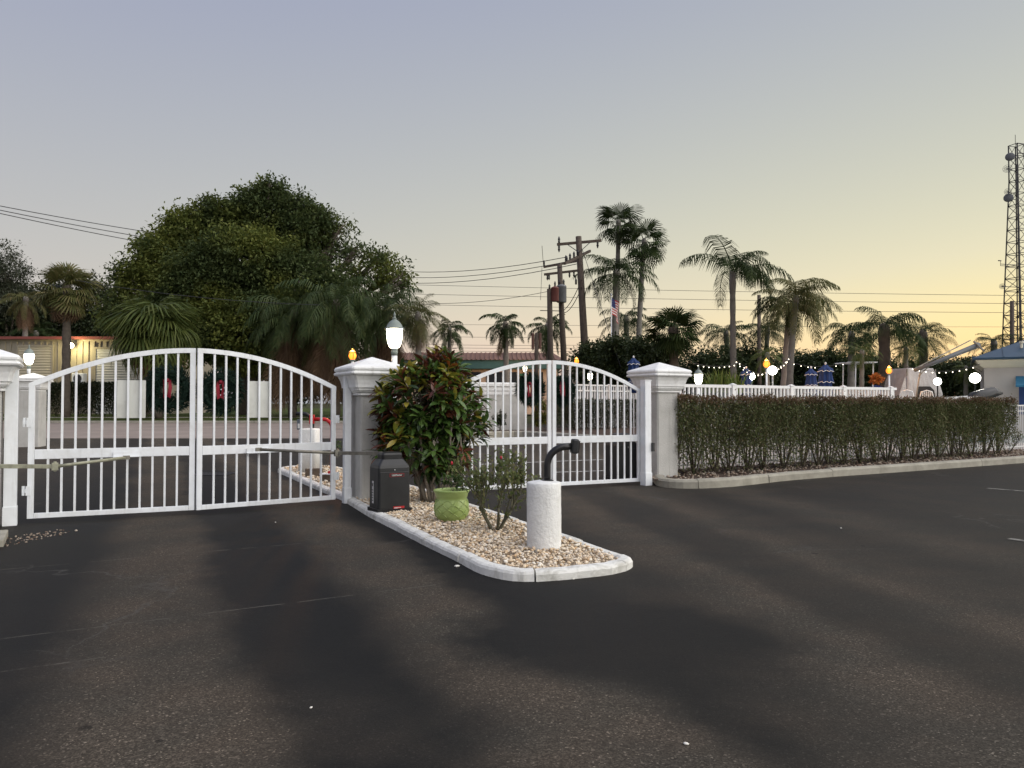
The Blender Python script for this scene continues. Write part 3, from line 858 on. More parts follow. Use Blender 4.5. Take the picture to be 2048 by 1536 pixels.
# ---- croton bush ----------------------------------------------------------
cb = Vector((-1.16, 11.52, .06))
t = thing('croton_bush', 'big round croton bush with green, yellow and burgundy leaves beside the middle pillar', 'bush', cb)
segs, tips = [], []
rr = random.Random(21)
cen = Vector((-.06, 0, 1.36)); rad = Vector((.86, .74, .74))
whorls = []
lobes_c = [(Vector((-.08, 0, 1.50)), Vector((.80, .70, .58)), 135), (Vector((-.14, 0, .95)), Vector((.72, .62, .56)), 110), (Vector((.22, .05, 1.12)), Vector((.58, .58, .58)), 60), (Vector((-.42, -.1, 1.45)), Vector((.48, .4, .40)), 28), (Vector((.10, 0, 1.92)), Vector((.42, .4, .30)), 26)]
for cc_, rd_, nw in lobes_c:
    k_ = 0
    while k_ < nw:
        d = Vector((rr.gauss(0, 1), rr.gauss(0, 1), rr.gauss(0, 1))).normalized()
        q = rr.uniform(.55, 1.0) ** .6
        p = cc_ + Vector((d.x * rd_.x, d.y * rd_.y, d.z * rd_.z)) * q * rr.uniform(.9, 1.1)
        if p.z < .33 + .28 * rr.random(): continue
        whorls.append((p, d)); k_ += 1
for px_, z_, k in ((.12, 2.22, 1), (.2, 2.28, 1), (.06, 2.18, 1), (-.22, 2.02, 1), (.30, 2.08, 1)):
    whorls.append((Vector((px_ - .06, rr.uniform(-.2, .1), z_)), Vector((0, 0, 1))))
mb = MB()
for i in range(13):
    a = 6.283 * i / 13
    b0 = Vector((math.cos(a) * .16, math.sin(a) * .12, 0)); tgt = Vector((math.cos(a) * .55, math.sin(a) * .5, rr.uniform(.9, 1.3)))
    pts = [b0 + (tgt - b0) * (k / 6) + Vector((rr.uniform(-.03, .03), rr.uniform(-.03, .03), 0)) for k in range(7)]
    mb.tube(pts, [.026 - .002 * k for k in range(7)], 7)
for p, d in whorls[::2]:
    q = cen + (p - cen) * .35 + Vector((0, 0, -.35))
    mb.tube([q, (p + q) / 2 + Vector((rr.uniform(-.05, .05), rr.uniform(-.05, .05), .03)), p], [.012, .009, .006], 5)
for i in range(5):
    x0 = rr.uniform(.0, .45)
    mb.tube([(x0 * .5, -.1, 0), (x0, -.22, .35), (x0 + rr.uniform(-.05, .1), -.3, .75), (x0 + rr.uniform(0, .15), -.35, 1.0)], [.02, .016, .012, .006], 6)
mb.build('stem', BARKP, t, True)
CM = {}
def croton_mat(name, a, b, vein):
    m, tt, bs, o = nodes_of(name)
    gi = tt.nodes.new('ShaderNodeObjectInfo').outputs['Random']
    gg = tt.nodes.new('ShaderNodeNewGeometry').outputs['Random Per Island']
    f = math_(tt, 'FRACT', math_(tt, 'ADD', gi, gg))
    c = mixrgb(tt, f, a, b)
    nz = noise_tex(tt, 38, 3, .6)
    c = mixrgb(tt, ramp(tt, nz, [(.55, 0.0), (.66, .85)]), c, vein)
    tt.links.new(c, bs.inputs['Base Color']); bs.inputs['Roughness'].default_value = .33; bs.inputs['Specular IOR Level'].default_value = .45
    tr = tt.nodes.new('ShaderNodeBsdfTranslucent'); tt.links.new(c, tr.inputs[0])
    mx = tt.nodes.new('ShaderNodeMixShader'); mx.inputs[0].default_value = .22
    tt.links.new(bs.outputs[0], mx.inputs[1]); tt.links.new(tr.outputs[0], mx.inputs[2]); tt.links.new(mx.outputs[0], o.inputs[0])
    return m
CMATS = [croton_mat('croton_green', (.042, .092, .022), (.095, .165, .035), (.14, .19, .04)),
         croton_mat('croton_dark', (.018, .042, .014), (.035, .06, .018), (.06, .06, .02)),
         croton_mat('croton_burgundy', (.06, .018, .014), (.13, .038, .02), (.16, .08, .025)),
         croton_mat('croton_yellow', (.20, .22, .03), (.34, .26, .045), (.14, .18, .025)),
         croton_mat('croton_orange', (.26, .09, .02), (.17, .035, .015), (.28, .15, .03))]
st = [(0, .0), (.10, .10), (.3, .25), (.55, .30), (.8, .2), (1, .0)]
cv, cf = [], []
for u_, w_ in st:
    zz = .16 * u_ - .34 * u_ * u_
    cv += [(u_, w_ * .55, zz + .06 * w_), (u_, 0, zz - .02), (u_, -w_ * .55, zz + .06 * w_)]
for i in range(len(st) - 1):
    a = 3 * i
    cf += [(a, a + 1, a + 4, a + 3), (a + 1, a + 2, a + 5, a + 4)]
cv, cf = np.array(cv), np.array(cf)
Pl, Dl, Sl, Ml = [], [], [], []
for p, d in whorls:
    up = (p.z - .6) / 1.6
    side = abs(p.x - cen.x) / rad.x
    kindw = rr.random()
    outer = (p - cen).length / .75
    if up > .62: base_m = rr.choices([0, 2, 3, 4], [.36, .22, .32, .1])[0]
    elif side > .6: base_m = rr.choices([0, 1, 2, 3, 4], [.4, .12, .32, .1, .06])[0]
    else: base_m = rr.choices([0, 1, 2, 3, 4], [.64, .16, .10, .06, .04])[0]
    ax_ = (d * .8 + Vector((0, 0, .75))).normalized()
    s1 = ax_.orthogonal().normalized(); s2 = ax_.cross(s1)
    for i in range(rr.randint(10, 15)):
        a = i * 2.4 + rr.uniform(-.3, .3); el = rr.uniform(.05, 1.15)
        dd = (s1 * math.cos(a) + s2 * math.sin(a)) * math.cos(el) + ax_ * math.sin(el)
        dd = dd + Vector((0, 0, -.12))
        Pl.append((p - ax_ * rr.uniform(0, .14) + dd * .015)[:]); Dl.append(dd[:]); Sl.append(rr.uniform(.14, .235))
        Ml.append(base_m if rr.random() < .78 else rr.choice([0, 0, 1, 1, 2, 2, 3]))
Pl, Dl, Sl, Ml = map(np.array, (Pl, Dl, Sl, Ml))
FRM = frames(Dl, rng.normal(0, .35, len(Pl)))
vis = -(Pl[:, 1]) + .25 * Sl / .2 + rng.normal(0, .03, len(Pl))        # nearest to the viewer first
order = np.argsort(-vis)
big, rest = order[:300], order[300:]
LM = []
for m_ in CMATS:
    me = mesh_arrays('leaf', cv, cf); me.materials.append(m_); me.polygons.foreach_set('use_smooth', [True] * len(me.polygons)); LM.append(me)
for i in big:
    o = bpy.data.objects.new('leaf', LM[Ml[i]]); COL.objects.link(o); o.parent = t
    Mx = Matrix([list(FRM[i][k] * Sl[i]) + [Pl[i][k]] for k in range(3)] + [[0, 0, 0, 1]])
    o.matrix_local = Mx
V, Fc = scatter(cv, cf, Pl[rest], FRM[rest], Sl[rest])
me = mesh_arrays('inner_leaves', V, Fc)
for m_ in CMATS: me.materials.append(m_)
me.polygons.foreach_set('material_index', np.repeat(Ml[rest], len(cf)).astype(np.int32))
me.polygons.foreach_set('use_smooth', [True] * len(me.polygons))
tag(link('inner_leaves', me, None, t), kind='stuff')

# ---- things on the rear half of the island
b2 = G(619, 944, .08)
t = thing('intercom_bollard', 'square white stucco bollard with black gooseneck behind the entry gate', 'bollard', (b2.x, b2.y, .05), R(-6))
MB().loft([rrect(.40, .34, .06, 0), rrect(.40, .34, .06, .5), rrect(.39, .33, .06, .92), rrect(.35, .30, .06, .955), rrect(.1, .1, .04, .965)]).build('column', STUCCOW, t, True)
c0 = Vector((.06, 0, .95)); axm = Vector((-1, 0, 0))
path = [c0, c0 + UP * .10] + arc(c0 + UP * .12 + axm * .20, .20, 180, 90, 8, axm, UP) + [c0 + UP * .32 + axm * .36]
MB().tube(path, .038, 12).build('gooseneck', BLACKM, t, True)
MB().tube([c0 + UP * .32 + axm * .27, c0 + UP * .20 + axm * .27], .012, 8).build('hanger', BLACKM, t)
MB().box(c0 + UP * .09 + axm * .29, (.09, .07, .22)).build('card_reader', surf('grey_plastic', (.10, .12, .14), .5, .1), t, bevel=.01)
MB().box(c0 + UP * .06 + axm * .29 + Vector((0, -.037, 0)), (.045, .004, .10)).build('reader_label', LBLW, t)
b3 = W(664, 880, 14.6)
t = thing('red_gooseneck_stand', 'red curved metal stand behind the entry gate by the middle pillar', 'stand', (b3.x, b3.y, .05))
path = [Vector((0, 0, 0)), Vector((0, 0, .55)), Vector((0, 0, .95))] + arc(Vector((-.17, 0, 1.02)), .17, 0, 90, 8, Vector((1, 0, 0)), UP) + [Vector((-.33, 0, 1.19))]
MB().tube(path, .036, 12).build('post', REDM, t, True)
MB().box((-.38, 0, 1.19), (.09, .10, .17)).build('reader_box', REDM, t, bevel=.01)
pv = surf('brown_block', (.10, .075, .055), .9, .25, 8, .4, 50, .01)
for px, py, s_, rz, lab in ((628, 951, (.34, .12, .15), .3, 'brown paving block lying at the foot of the square bollard'), (655, 961, (.26, .13, .12), -.2, 'brown block with a white lid by the red stand')):
    p = G(px, py, .1)
    o = MB().box((0, 0, s_[2] / 2), s_).build('paving_block', pv, None, bevel=.01); o.location = (p.x, p.y, .09); o.rotation_euler = (0, 0, rz)
    tag(o, lab, 'block')
    if 'white' in lab:
        MB().box((0, 0, s_[2] + .012), (.27, .14, .02)).build('lid', WHITE, o, bevel=.004)
        MB().box((.05, 0, s_[2] + .045), (.07, .06, .05)).build('red_cap', REDM, o, bevel=.006)
segs, tips = branchy((0, 0, 0), 6, .7, .7, .008, 33, 1)
p = G(650, 935, .08)
t = thing('island_weed', 'straggly low plant between the square bollard and the red stand', 'plant', (p.x, p.y, .06))
stems_mesh(segs, 5).build('stem', BARK, t)
P = np.repeat(np.array([q_[0][:] for q_ in tips]), 10, 0); P = P + rng.normal(0, .06, P.shape)
V, Fc = scatter(LEAF_V, LEAF_F, P, frames(rng.normal(0, 1, P.shape)), rng.uniform(.05, .10, len(P)))
tag(link('leaves', mesh_arrays('leaves', V, Fc), SHR, t), kind='stuff')
MUG = leafy('bed_gravel', [(.20, .15, .11), (.32, .27, .21), (.12, .07, .05), (.40, .36, .30), (.16, .10, .07)], .85, 0)
# drain grate in the drive, concrete slab at the left pillar
p = G(425, 949)
t = thing('drain_grate', 'dark iron drain grate set in the drive behind the entry gate', 'drain', (p.x, p.y, .004))
fr = MB(); [fr.box((sx * .38, 0, .006), (.05, .62, .014)) for sx in (-1, 1)]; [fr.box((0, sy * .29, .006), (.71, .05, .013)) for sy in (-1, 1)]
fr.build('rim', DARKM, t)
MB().box((0, 0, -.002), (.71, .53, .008)).build('sump', BLACKM, t)
for i in range(9): MB().box((-.30 + i * .075, 0, .006), (.035, .53, .012)).build('grate_bar', DARKM, t)
p = G(6, 1085)
t_ = MB().box((0, 0, .03), (.34, .8, .09)).build('concrete_slab', CONCG, None, bevel=.012); t_.location = (p.x - .17, p.y, 0); t_.rotation_euler = (0, 0, GA)
tag(t_, 'small concrete slab at the foot of the nearest pillar', 'slab')
gq = np.array([[p.x + x_, p.y + y_] for x_, y_ in ((-.1, -.5), (.20, -.35), (.30, .2), (.42, .75), (.1, .85), (-.2, .2))])
gravel('gravel', gq, 150, (.006, .014), .0, 1, MUG, 'loose dirt and grit round the concrete slab at the left edge', .008)

# ================================================================== HEDGE AND BED AT THE RIGHT
H0 = Vector((3.30, 15.12, 0)); HU = Vector((math.cos(R(31)), math.sin(R(31)), 0)); HN = Vector((-HU.y, HU.x, 0)); HL = 12.7
bedq = np.array([(q[0], q[1]) for q in QB])
bed_poly = [(q[0] - .05, q[1] + .08) for q in bedq] + [tuple((H0 + HU * 22 + HN * 1.2)[:2]), tuple((H0 + HN * 1.3)[:2])]
sheet('hedge_bed', bed_poly, .10, MULCH)
gravel('gravel', np.array(bed_poly), 5200, (.014, .035), .105, 1, MUG, 'brown mulch and stones under the clipped hedge', .02)
HL_M = leafy('hedge_leaf', [(.085, .110, .045), (.125, .150, .062), (.16, .17, .08), (.17, .135, .08)], .7, .25, spec=.12)
HL_T = leafy('hedge_top_leaf', [(.10, .088, .042), (.14, .096, .058), (.18, .105, .072), (.12, .112, .048)], .7, .25, spec=.12)
HSTEM = surf('hedge_stem', (.10, .082, .062), .9, .3, 10)
def hedge(name, label, P0, HUx, L, depth, z0, z1, n, leaf, seed, open_low=True, mat=HL_M, mat_top=HL_T, nstem=None):
    rg = np.random.default_rng(seed)
    t = thing(name, label, 'hedge', (P0.x, P0.y, 0), math.atan2(HUx.y, HUx.x))
    hgt = z1 - z0
    s = rg.uniform(0, L, n); w = rg.uniform(0, 1, n)
    h = rg.uniform(0, 1, n) ** .62
    clump = .5 + .5 * np.sin(s * 5.1 + 1.3 * np.sin(s * 1.7)) * np.cos(h * 9 + s * 2.3)
    keep = np.ones(n, bool)
    if open_low:
        keep = rg.uniform(size=n) < np.clip(.40 + 1.4 * h ** 1.2 + .5 * (clump - .5), .12, 1)
        right = s / L
        keep &= ~((h < .36 - .2 * np.sin(s * 3.3)) & (rg.uniform(size=n) < .12 + .5 * right) & (w > .2))
    s, w, h = s[keep], w[keep], h[keep]
    bulge = .05 * np.sin(s * 2.1) + .04 * np.sin(s * 4.7 + 2)
    y = (w - .5) * (depth + .12 * np.sin(h * 3)) + bulge
    face = rg.uniform(size=len(s)) < .45
    y[face] = (np.sign(rg.uniform(-1, .35, face.sum()))) * depth / 2 * rg.uniform(.85, 1.12, face.sum()) + bulge[face]
    z = z0 + h * (hgt + .03 * np.sin(s * 3.1) + .025 * np.sin(s * 7.7 + 1)) + rg.normal(0, .012, len(s)) + (h > .93) * rg.exponential(.03, len(s)) * (rg.uniform(size=len(s)) < .12)
    P = np.stack([s, y, z], 1)
    V, Fc = scatter(LEAF_V, LEAF_F, P, frames(rg.normal(0, 1, P.shape) + np.array([0, -.2, .45])), rg.uniform(leaf * .7, leaf * 1.25, len(P)))
    top = (z > z1 - .14 * rg.uniform(.3, 1.3, len(s)))
    me = mesh_arrays('foliage', V, Fc); me.materials.append(mat); me.materials.append(mat_top)
    me.polygons.foreach_set('material_index', np.repeat(top, 2).astype(np.int32))
    tag(link('foliage', me, None, t), kind='stuff')
    rr = random.Random(seed)
    for i in range(nstem or int(L / .55)):
        x0 = .2 + i * L / (nstem or int(L / .55)) + rr.uniform(-.1, .1)
        mb = MB()
        for k in range(6):
            a = rr.uniform(-1, 1); b = rr.uniform(-1, 1)
            p0 = Vector((x0 + a * .05, b * .05, z0 - .03)); p1 = p0 + Vector((a * .22, b * .15, hgt * .35)); p2 = p1 + Vector((a * .16 + rr.uniform(-.1, .1), b * .12, hgt * .3)); p3 = p2 + Vector((rr.uniform(-.15, .15), rr.uniform(-.1, .1), hgt * .28))
            mb.tube([p0, p1, p2, p3], [.020, .014, .010, .005], 5)
            for _ in range(3):
                q0 = p1.lerp(p2, rr.random()); q1 = q0 + Vector((rr.uniform(-.28, .28), rr.uniform(-.25, .25), rr.uniform(.05, .3)))
                mb.tube([q0, q1], [.008, .003], 4)
        mb.build('stem', HSTEM, t)
    return t
hedge('clipped_hedge', 'long low clipped hedge with bare brown stems, right of the gates', H0 + HN * .42, HU, HL, .85, .12, 1.66, 128000, .058, 3)
# stray twigs at its right end
segs, tips = branchy((0, 0, 0), 8, .75, 1.1, .010, 44, 2)
e_ = H0 + HU * (HL + .05) + HN * .3
t = thing('hedge_sapling', 'twiggy half bare shrub at the right end of the clipped hedge', 'shrub', (e_.x, e_.y, .1))
stems_mesh(segs, 5).build('stem', HSTEM, t)
P = np.repeat(np.array([q_[0][:] for q_ in tips]), 6, 0); P = P + rng.normal(0, .05, P.shape)
V, Fc = scatter(LEAF_V, LEAF_F, P, frames(rng.normal(0, 1, P.shape)), rng.uniform(.035, .06, len(P)))
tag(link('leaves', mesh_arrays('leaves', V, Fc), HL_M, t), kind='stuff')

# aluminium picket fence right behind the hedge
FENCEW = surf('fence_white', (.62, .63, .61), .5, .06, 4)
def picket_fence(name, label, A, B, z0, z1, pitch, pw, post_every, pmat, rails, cat='fence', cap=True, post_w=.06, top_over=0.0):
    A, B = Vector(A), Vector(B)
    x = B - A; x.z = 0; L = x.length
    t = thing(name, label, cat, (A.x, A.y, 0), math.atan2(x.y, x.x))
    pk = MB().box((0, 0, (z0 + z1) / 2), (pw, pw, z1 - z0 + top_over)).mesh('picket')
    pk.materials.append(pmat)
    n = int(L / pitch)
    posts = set(range(0, n + 1, post_every))
    po = None
    for i in range(n + 1):
        if i in posts:
            o = MB().box((0, 0, (z1 + .06) / 2), (post_w, post_w, z1 + .06)) if po is None else None
            if po is None:
                if cap: o.loft([[(sx * post_w * k, sy * post_w * k, z) for sx, sy in ((-1, -1), (1, -1), (1, 1), (-1, 1))] for k, z in ((.62, z1 + .062), (.62, z1 + .085), (.1, z1 + .13))])
                po = o.mesh('post'); po.materials.append(pmat)
            q = link('post', po, None, t)
        else:
            q = link('picket', pk, None, t)
        q.location = (i * pitch, 0, 0)
    for zr, hr in rails:
        MB().box((L / 2, 0, zr), (L, pw * 1.35, hr)).build('rail', pmat, t)
    return t
fa = H0 + HN * 1.15 - HU * .1
picket_fence('aluminium_fence', 'slim white metal picket fence directly behind the clipped hedge', fa, fa + HU * 18.5, .12, 1.46, .115, .022, 16, FENCEW, ((1.47, .04), (1.30, .03), (.20, .035)), post_w=.05, cap=False)

# ================================================================== POOL SIDE
dk = [tuple((H0 + HN * 1.35 - HU * 0.0)[:2]), tuple((H0 + HN * 1.35 + HU * 34)[:2]), tuple((H0 + HN * 26 + HU * 40)[:2]), tuple((H0 + HN * 26 + HU * 20)[:2])]
poolq = [Vector((W(px_, 800, d_).x, d_, 0)) for px_, d_ in ((1915, 28), (2130, 28), (2130, 37), (1915, 37))]
# deck laid round the pool (four strips), so that the water lies below it
def strip(a, b, c, d): sheet('pool_deck', [tuple(p[:2]) for p in (a, b, c, d)], .05, DECK)
a0, a1, a2, a3 = [Vector((*p, 0)) for p in dk]
strip(a0, a1, poolq[1], poolq[0]); strip(a1, a2, poolq[2], poolq[1]); strip(a2, a3, poolq[3], poolq[2]); strip(a3, a0, poolq[0], poolq[3])
m, tt, bs, o_ = nodes_of('pool_water')
bs.inputs['Base Color'].default_value = (.05, .26, .24, 1); bs.inputs['Roughness'].default_value = .04; bs.inputs['Specular IOR Level'].default_value = .6
add_bump(tt, bs, noise_tex(tt, 2.5, 3), .12, .02)
sheet('pool_water', [tuple(p[:2]) for p in poolq], .02, m)
cop = MB()
for i in range(4):
    a, b = poolq[i], poolq[(i + 1) % 4]
    cop.bar((a.x, a.y, .04), (b.x, b.y, .04), .32, .12)
struct(cop.build('pool_coping', surf('coping', (.5, .48, .44), .7, .08)))

VINYL = surf('white_vinyl', (.70, .71, .70), .45, .04, 3, stain=(.5, .5, .47), stain_scale=1.5, stain_amt=.3)
va, vb, vt = W(1335, 800, 25.0), W(1792, 800, 31.2), W(1900, 800, 33.5)
TZ = 1.05
tb = [va - HN * .2, vb - HN * .2, vt - HN * .2, vt + HN * 4.5, vb + HN * 8, W(1352, 800, 33.5)]
ter = MB().loft([[(p.x, p.y, z_) for p in tb] for z_ in (.0, TZ)])
struct(ter.build('raised_terrace', surf('terrace_render', (.34, .33, .30), .8, .08, 1.0)))
picket_fence('vinyl_fence', 'white vinyl baluster fence with capped posts showing above the clipped hedge', va, vb, TZ + .12, 2.10, .185, .058, 16, VINYL, ((2.12, .10), (TZ + .16, .09)), post_w=.15)
vc, vd = W(1150, 800, 40.5), W(1345, 800, 46)
picket_fence('vinyl_fence', 'farther white picket fence seen through the bars of the far gate', vc, vd, .1, 2.45, .19, .06, 14, VINYL, ((2.5, .08), (2.2, .07), (1.2, .07)), post_w=.14)
ve, vf = vb + HU * .2, vt
picket_fence('metal_railing', 'thin white railing low behind the hedge below the globe lamps', ve, vf, TZ, 1.72, .14, .03, 22, VINYL, ((1.74, .05), (TZ + .1, .04)), post_w=.06, cap=False)

# ---- closed parasols
BLUE = surf('blue_canvas', (.010, .032, .12), .8, .18, 3)
TRIMW = surf('white_piping', (.6, .6, .6), .7, .05)
def parasol(px, ytop, d, s, label, bz=1.05):
    top = W(px, ytop, d)
    t = thing('closed_parasol', label, 'parasol', (top.x, top.y, bz), random.uniform(0, 6), 'closed blue pool parasols')
    H = top.z - bz
    MB().tube([(0, 0, 0), (0, 0, H)], .022, 8).build('pole', TRIMW, t)
    MB().lathe([(.3, 0), (.3, .05), (.06, .09), (.05, .16)], 20).build('base', CONCG, t)
    MB().sphere((0, 0, H), .045, 8, 6, 1.3).build('finial', TRIMW, t)
    prof = [(.05, H - .05), (.10, H - .14), (.20, H - .22), (.215, H - .30), (.17, H - .42), (.20, H - .62), (.22, H - .75), (.16, H - .85), (.19, H - 1.05), (.17, H - 1.35), (.10, H - 1.55)]
    rings = []
    for r_, z_ in prof:
        rings.append([(r_ * s * (1 + .22 * math.cos(8 * j / 32 * 6.28319)) * math.cos(j / 32 * 6.28319), r_ * s * (1 + .22 * math.cos(8 * j / 32 * 6.28319)) * math.sin(j / 32 * 6.28319), z_) for j in range(32)])
    MB().loft(list(reversed(rings))).build('canopy', BLUE, t, True)
    for zz, rq in ((.31, .22), (.76, .225), (1.06, .195)):
        ring = [(rq * s * (1 + .22 * math.cos(8 * j / 32 * 6.28319)) * math.cos(j / 32 * 6.28319), rq * s * (1 + .22 * math.cos(8 * j / 32 * 6.28319)) * math.sin(j / 32 * 6.28319), H - zz - .03 * math.cos(8 * j / 32 * 6.28319)) for j in range(33)]
        MB().tube(ring, .014, 4).build('piping', TRIMW, t)
parasol(1492, 735, 33, 1.0, 'closed blue parasol beside the spiky green plants')
parasol(1622, 735, 33, 1.0, 'smaller of the two closed blue parasols right of the globe lamp')
parasol(1651, 727, 31.3, 1.2, 'larger closed blue parasol at the middle of the baluster fence')
parasol(1267, 714, 33, 1.1, 'closed blue parasol peeping out left of the right pillar', .05)

# ---- lamps
GWH = glow('warm_white_glass', (1, .90, .66), 20)
GGL = glow('white_globe_glass', (1, .95, .84), 24)
GOR = glow('orange_flame_glass', (1, .27, .025), 2.4)
LAMPM = surf('lamp_verdigris', (.20, .235, .215), .5, .15, 10)
def point(parent, loc, col, power, r=.08):
    l = bpy.data.lights.new('bulb', 'POINT'); l.energy = power * LK; l.color = col; l.shadow_soft_size = r
    o = bpy.data.objects.new('bulb', l); COL.objects.link(o); o.parent = parent; o.location = loc
def lantern(px, py, d, label, s=1.0, z0=0.0, power=6, glass=GWH, post=WHITE, col=(1, .85, .55)):
    c = W(px, py, d)
    t = thing('lantern', label, 'lamp', (c.x, c.y, z0))
    h = c.z - z0
    G_ = [(.045, -.20), (.085, -.17), (.115, -.10), (.13, 0), (.135, .12), (.137, .14)]
    MB().lathe([(r_ * s, h + z_ * s) for r_, z_ in G_], 20).build('glass', glass, t, True)
    for k in range(6):
        a = k / 6 * 6.283
        MB().tube([((r_ + .006) * s * math.cos(a), (r_ + .006) * s * math.sin(a), h + z_ * s) for r_, z_ in G_], .005 * s, 4).build('rib', LAMPM, t)
    MB().lathe([(r_ * s, h + z_ * s) for r_, z_ in [(.165, .138), (.17, .15), (.14, .17), (.125, .21), (.09, .26), (.045, .295), (.03, .31)]], 20).build('roof', LAMPM, t, True)
    MB().lathe([(r_ * s, h + z_ * s) for r_, z_ in [(.02, .305), (.045, .32), (.02, .335), (.015, .36), (.026, .385), (.012, .41), (.004, .44)]], 12).build('finial', LAMPM, t, True)
    MB().lathe([(r_ * s, h + z_ * s) for r_, z_ in [(.055, -.32), (.06, -.25), (.05, -.23), (.065, -.20), (.05, -.19)]], 14).build('collar', LAMPM, t, True)
    if h - .3 * s > .05:
        MB().lathe([(.05 * s, 0), (.05 * s, h - .30 * s)], 12).build('post', post, t, True)
    if power: point(t, (0, 0, h + .36 * s + .14), col, power, .06 * s)
    return t
lantern(789, 674, 13.3, 'tall lit lantern with a green-grey roof behind the middle pillar', power=0)
# its bulb light comes from the glass itself
pz = 2.62
lantern(58, 717, pf.y, 'lit lantern on top of the far pillar behind the entry gate', 1.15, pz - .02, 0)
lantern(1397, 757, 27.5, 'lit lantern just right of the right pillar, above the hedge', 1.05, TZ, 0)
lantern(1180, 753, 44, 'small lit lamp beyond the far gate, above the distant white fence', 1.0, .05, 0)
lantern(1050, 738, 86, 'distant white lantern in front of the teal and pink building', 1.5, .1, 420, col=(1, .62, .3))
def globe(px, py, d, r, label, glass=GGL, post=BLACKM, pw=.03, power=0, col=(1, .9, .7), group=None, bz=1.05):
    c = W(px, py, d)
    t = thing('globe_lamp', label, 'lamp', (c.x, c.y, bz), 0, group)
    h = c.z - bz
    MB().sphere((0, 0, h), r, 20, 14).build('globe', glass, t, True)
    MB().lathe([(pw * 3, 0), (pw * 3, .04), (pw, .1), (pw, h - r * .95), (pw * 2, h - r * .9)], 12).build('post', post, t, True)
    if power: point(t, (0, -r - .1, h), col, power)
globe(1545, 741, 29, .165, 'large bright white globe lamp on a white post, beside the orange lamp', post=WHITE)
globe(1503, 753, 33, .15, 'small white globe lamp next to the leftmost closed parasol over the hedge')
globe(1875, 763, 34.5, .16, 'white globe lamp on a black post right of the covered boat')
globe(1950, 756, 37.5, .24, 'white globe lamp on a black post left of the pool house', bz=.05)
def orange_lamp(px, py, d, r, label, power, bz=.05):
    c = W(px, py, d)
    t = thing('orange_lamp', label, 'lamp', (c.x, c.y, bz), 0, 'orange glowing lamps')
    h = c.z - bz
    MB().lathe([(r * .5, h - r), (r * .95, h - r * .3), (r, h + r * .2), (r * .8, h + r * .75), (r * .7, h + r * .9), (.004, h + r * .94)], 14).build('flame_glass', GOR, t, True)
    MB().lathe([(r * .75, h - r * 1.25), (r * .8, h - r * .95), (r * .4, h - r * .9)], 12).build('collar', LAMPM, t)
    for k in range(4):
        a_ = k / 4 * 6.283 + .4
        MB().tube([(q_ * r * math.cos(a_), q_ * r * math.sin(a_), h + z_ * r) for q_, z_ in ((.58, -1), (1.02, -.3), (1.08, .2), (.88, .75))], r * .07, 4).build('rib', DARKM, t)
    MB().lathe([(r * 1.0, h + r * .95), (r * 1.05, h + r * 1.0), (r * .5, h + r * 1.45), (r * .12, h + r * 1.6), (r * .15, h + r * 1.8), (.003, h + r * 2.0)], 12).build('roof', DARKM, t)
    MB().lathe([(.035, 0), (.035, h - r * 1.2)], 10).build('post', WHITE, t, True)
    point(t, (0, 0, h + r * 2.6), (1, .42, .08), power, r)
orange_lamp(705, 712, 17.0, .085, 'orange lamp glowing above the cap of the middle pillar', 90)
orange_lamp(1153, 723, 40, .12, 'orange lamp glowing over the top of the far gate', 130)
orange_lamp(1533, 729, 31, .13, 'orange lamp glowing right beside the large globe lamp', 160, TZ)
orange_lamp(1778, 742, 33, .12, 'orange lamp glowing left of the covered boat', 160, TZ)

# ---- string lights over the pool
BULB = glow('string_bulb', (1, .90, .70), 6)
bulb_me = MB().sphere((0, 0, 0), .021, 8, 6).mesh('bulb'); bulb_me.materials.append(BULB)
def string(a, b, sag, n, label):
    a, b = W(*a), W(*b)
    t = thing('string_lights', label, 'string lights', (0, 0, 0), 0, 'bulb strings over the pool')
    pts = [a.lerp(b, i / n) - Vector((0, 0, 4 * sag * (i / n) * (1 - i / n))) for i in range(n + 1)]
    MB().tube(pts, .010, 4).build('cable', WIREM, t)
    for p in pts[1:-1]:
        q = link('bulb', bulb_me, None, t); q.location = p - Vector((0, 0, .06))
string((1385, 726, 33), (1478, 726, 36), .15, 9, 'string of bulbs running left from the palm trunk near the right pillar')
string((1466, 712, 34), (1540, 738, 31), .45, 10, 'string of bulbs sagging from the tall palm to the orange lamp')
string((1470, 716, 36), (1580, 712, 36), .75, 12, 'upper sagging string of bulbs beside the orange lamp')
string((1540, 736, 31), (1582, 708, 35), .25, 8, 'short string of bulbs rising right of the globe lamp')
string((1560, 716, 38), (1700, 722, 38), .35, 10, 'string of bulbs over the two right hand parasols')
string((1812, 732, 34), (1960, 728, 33), .28, 11, 'string of bulbs right of the covered boat')

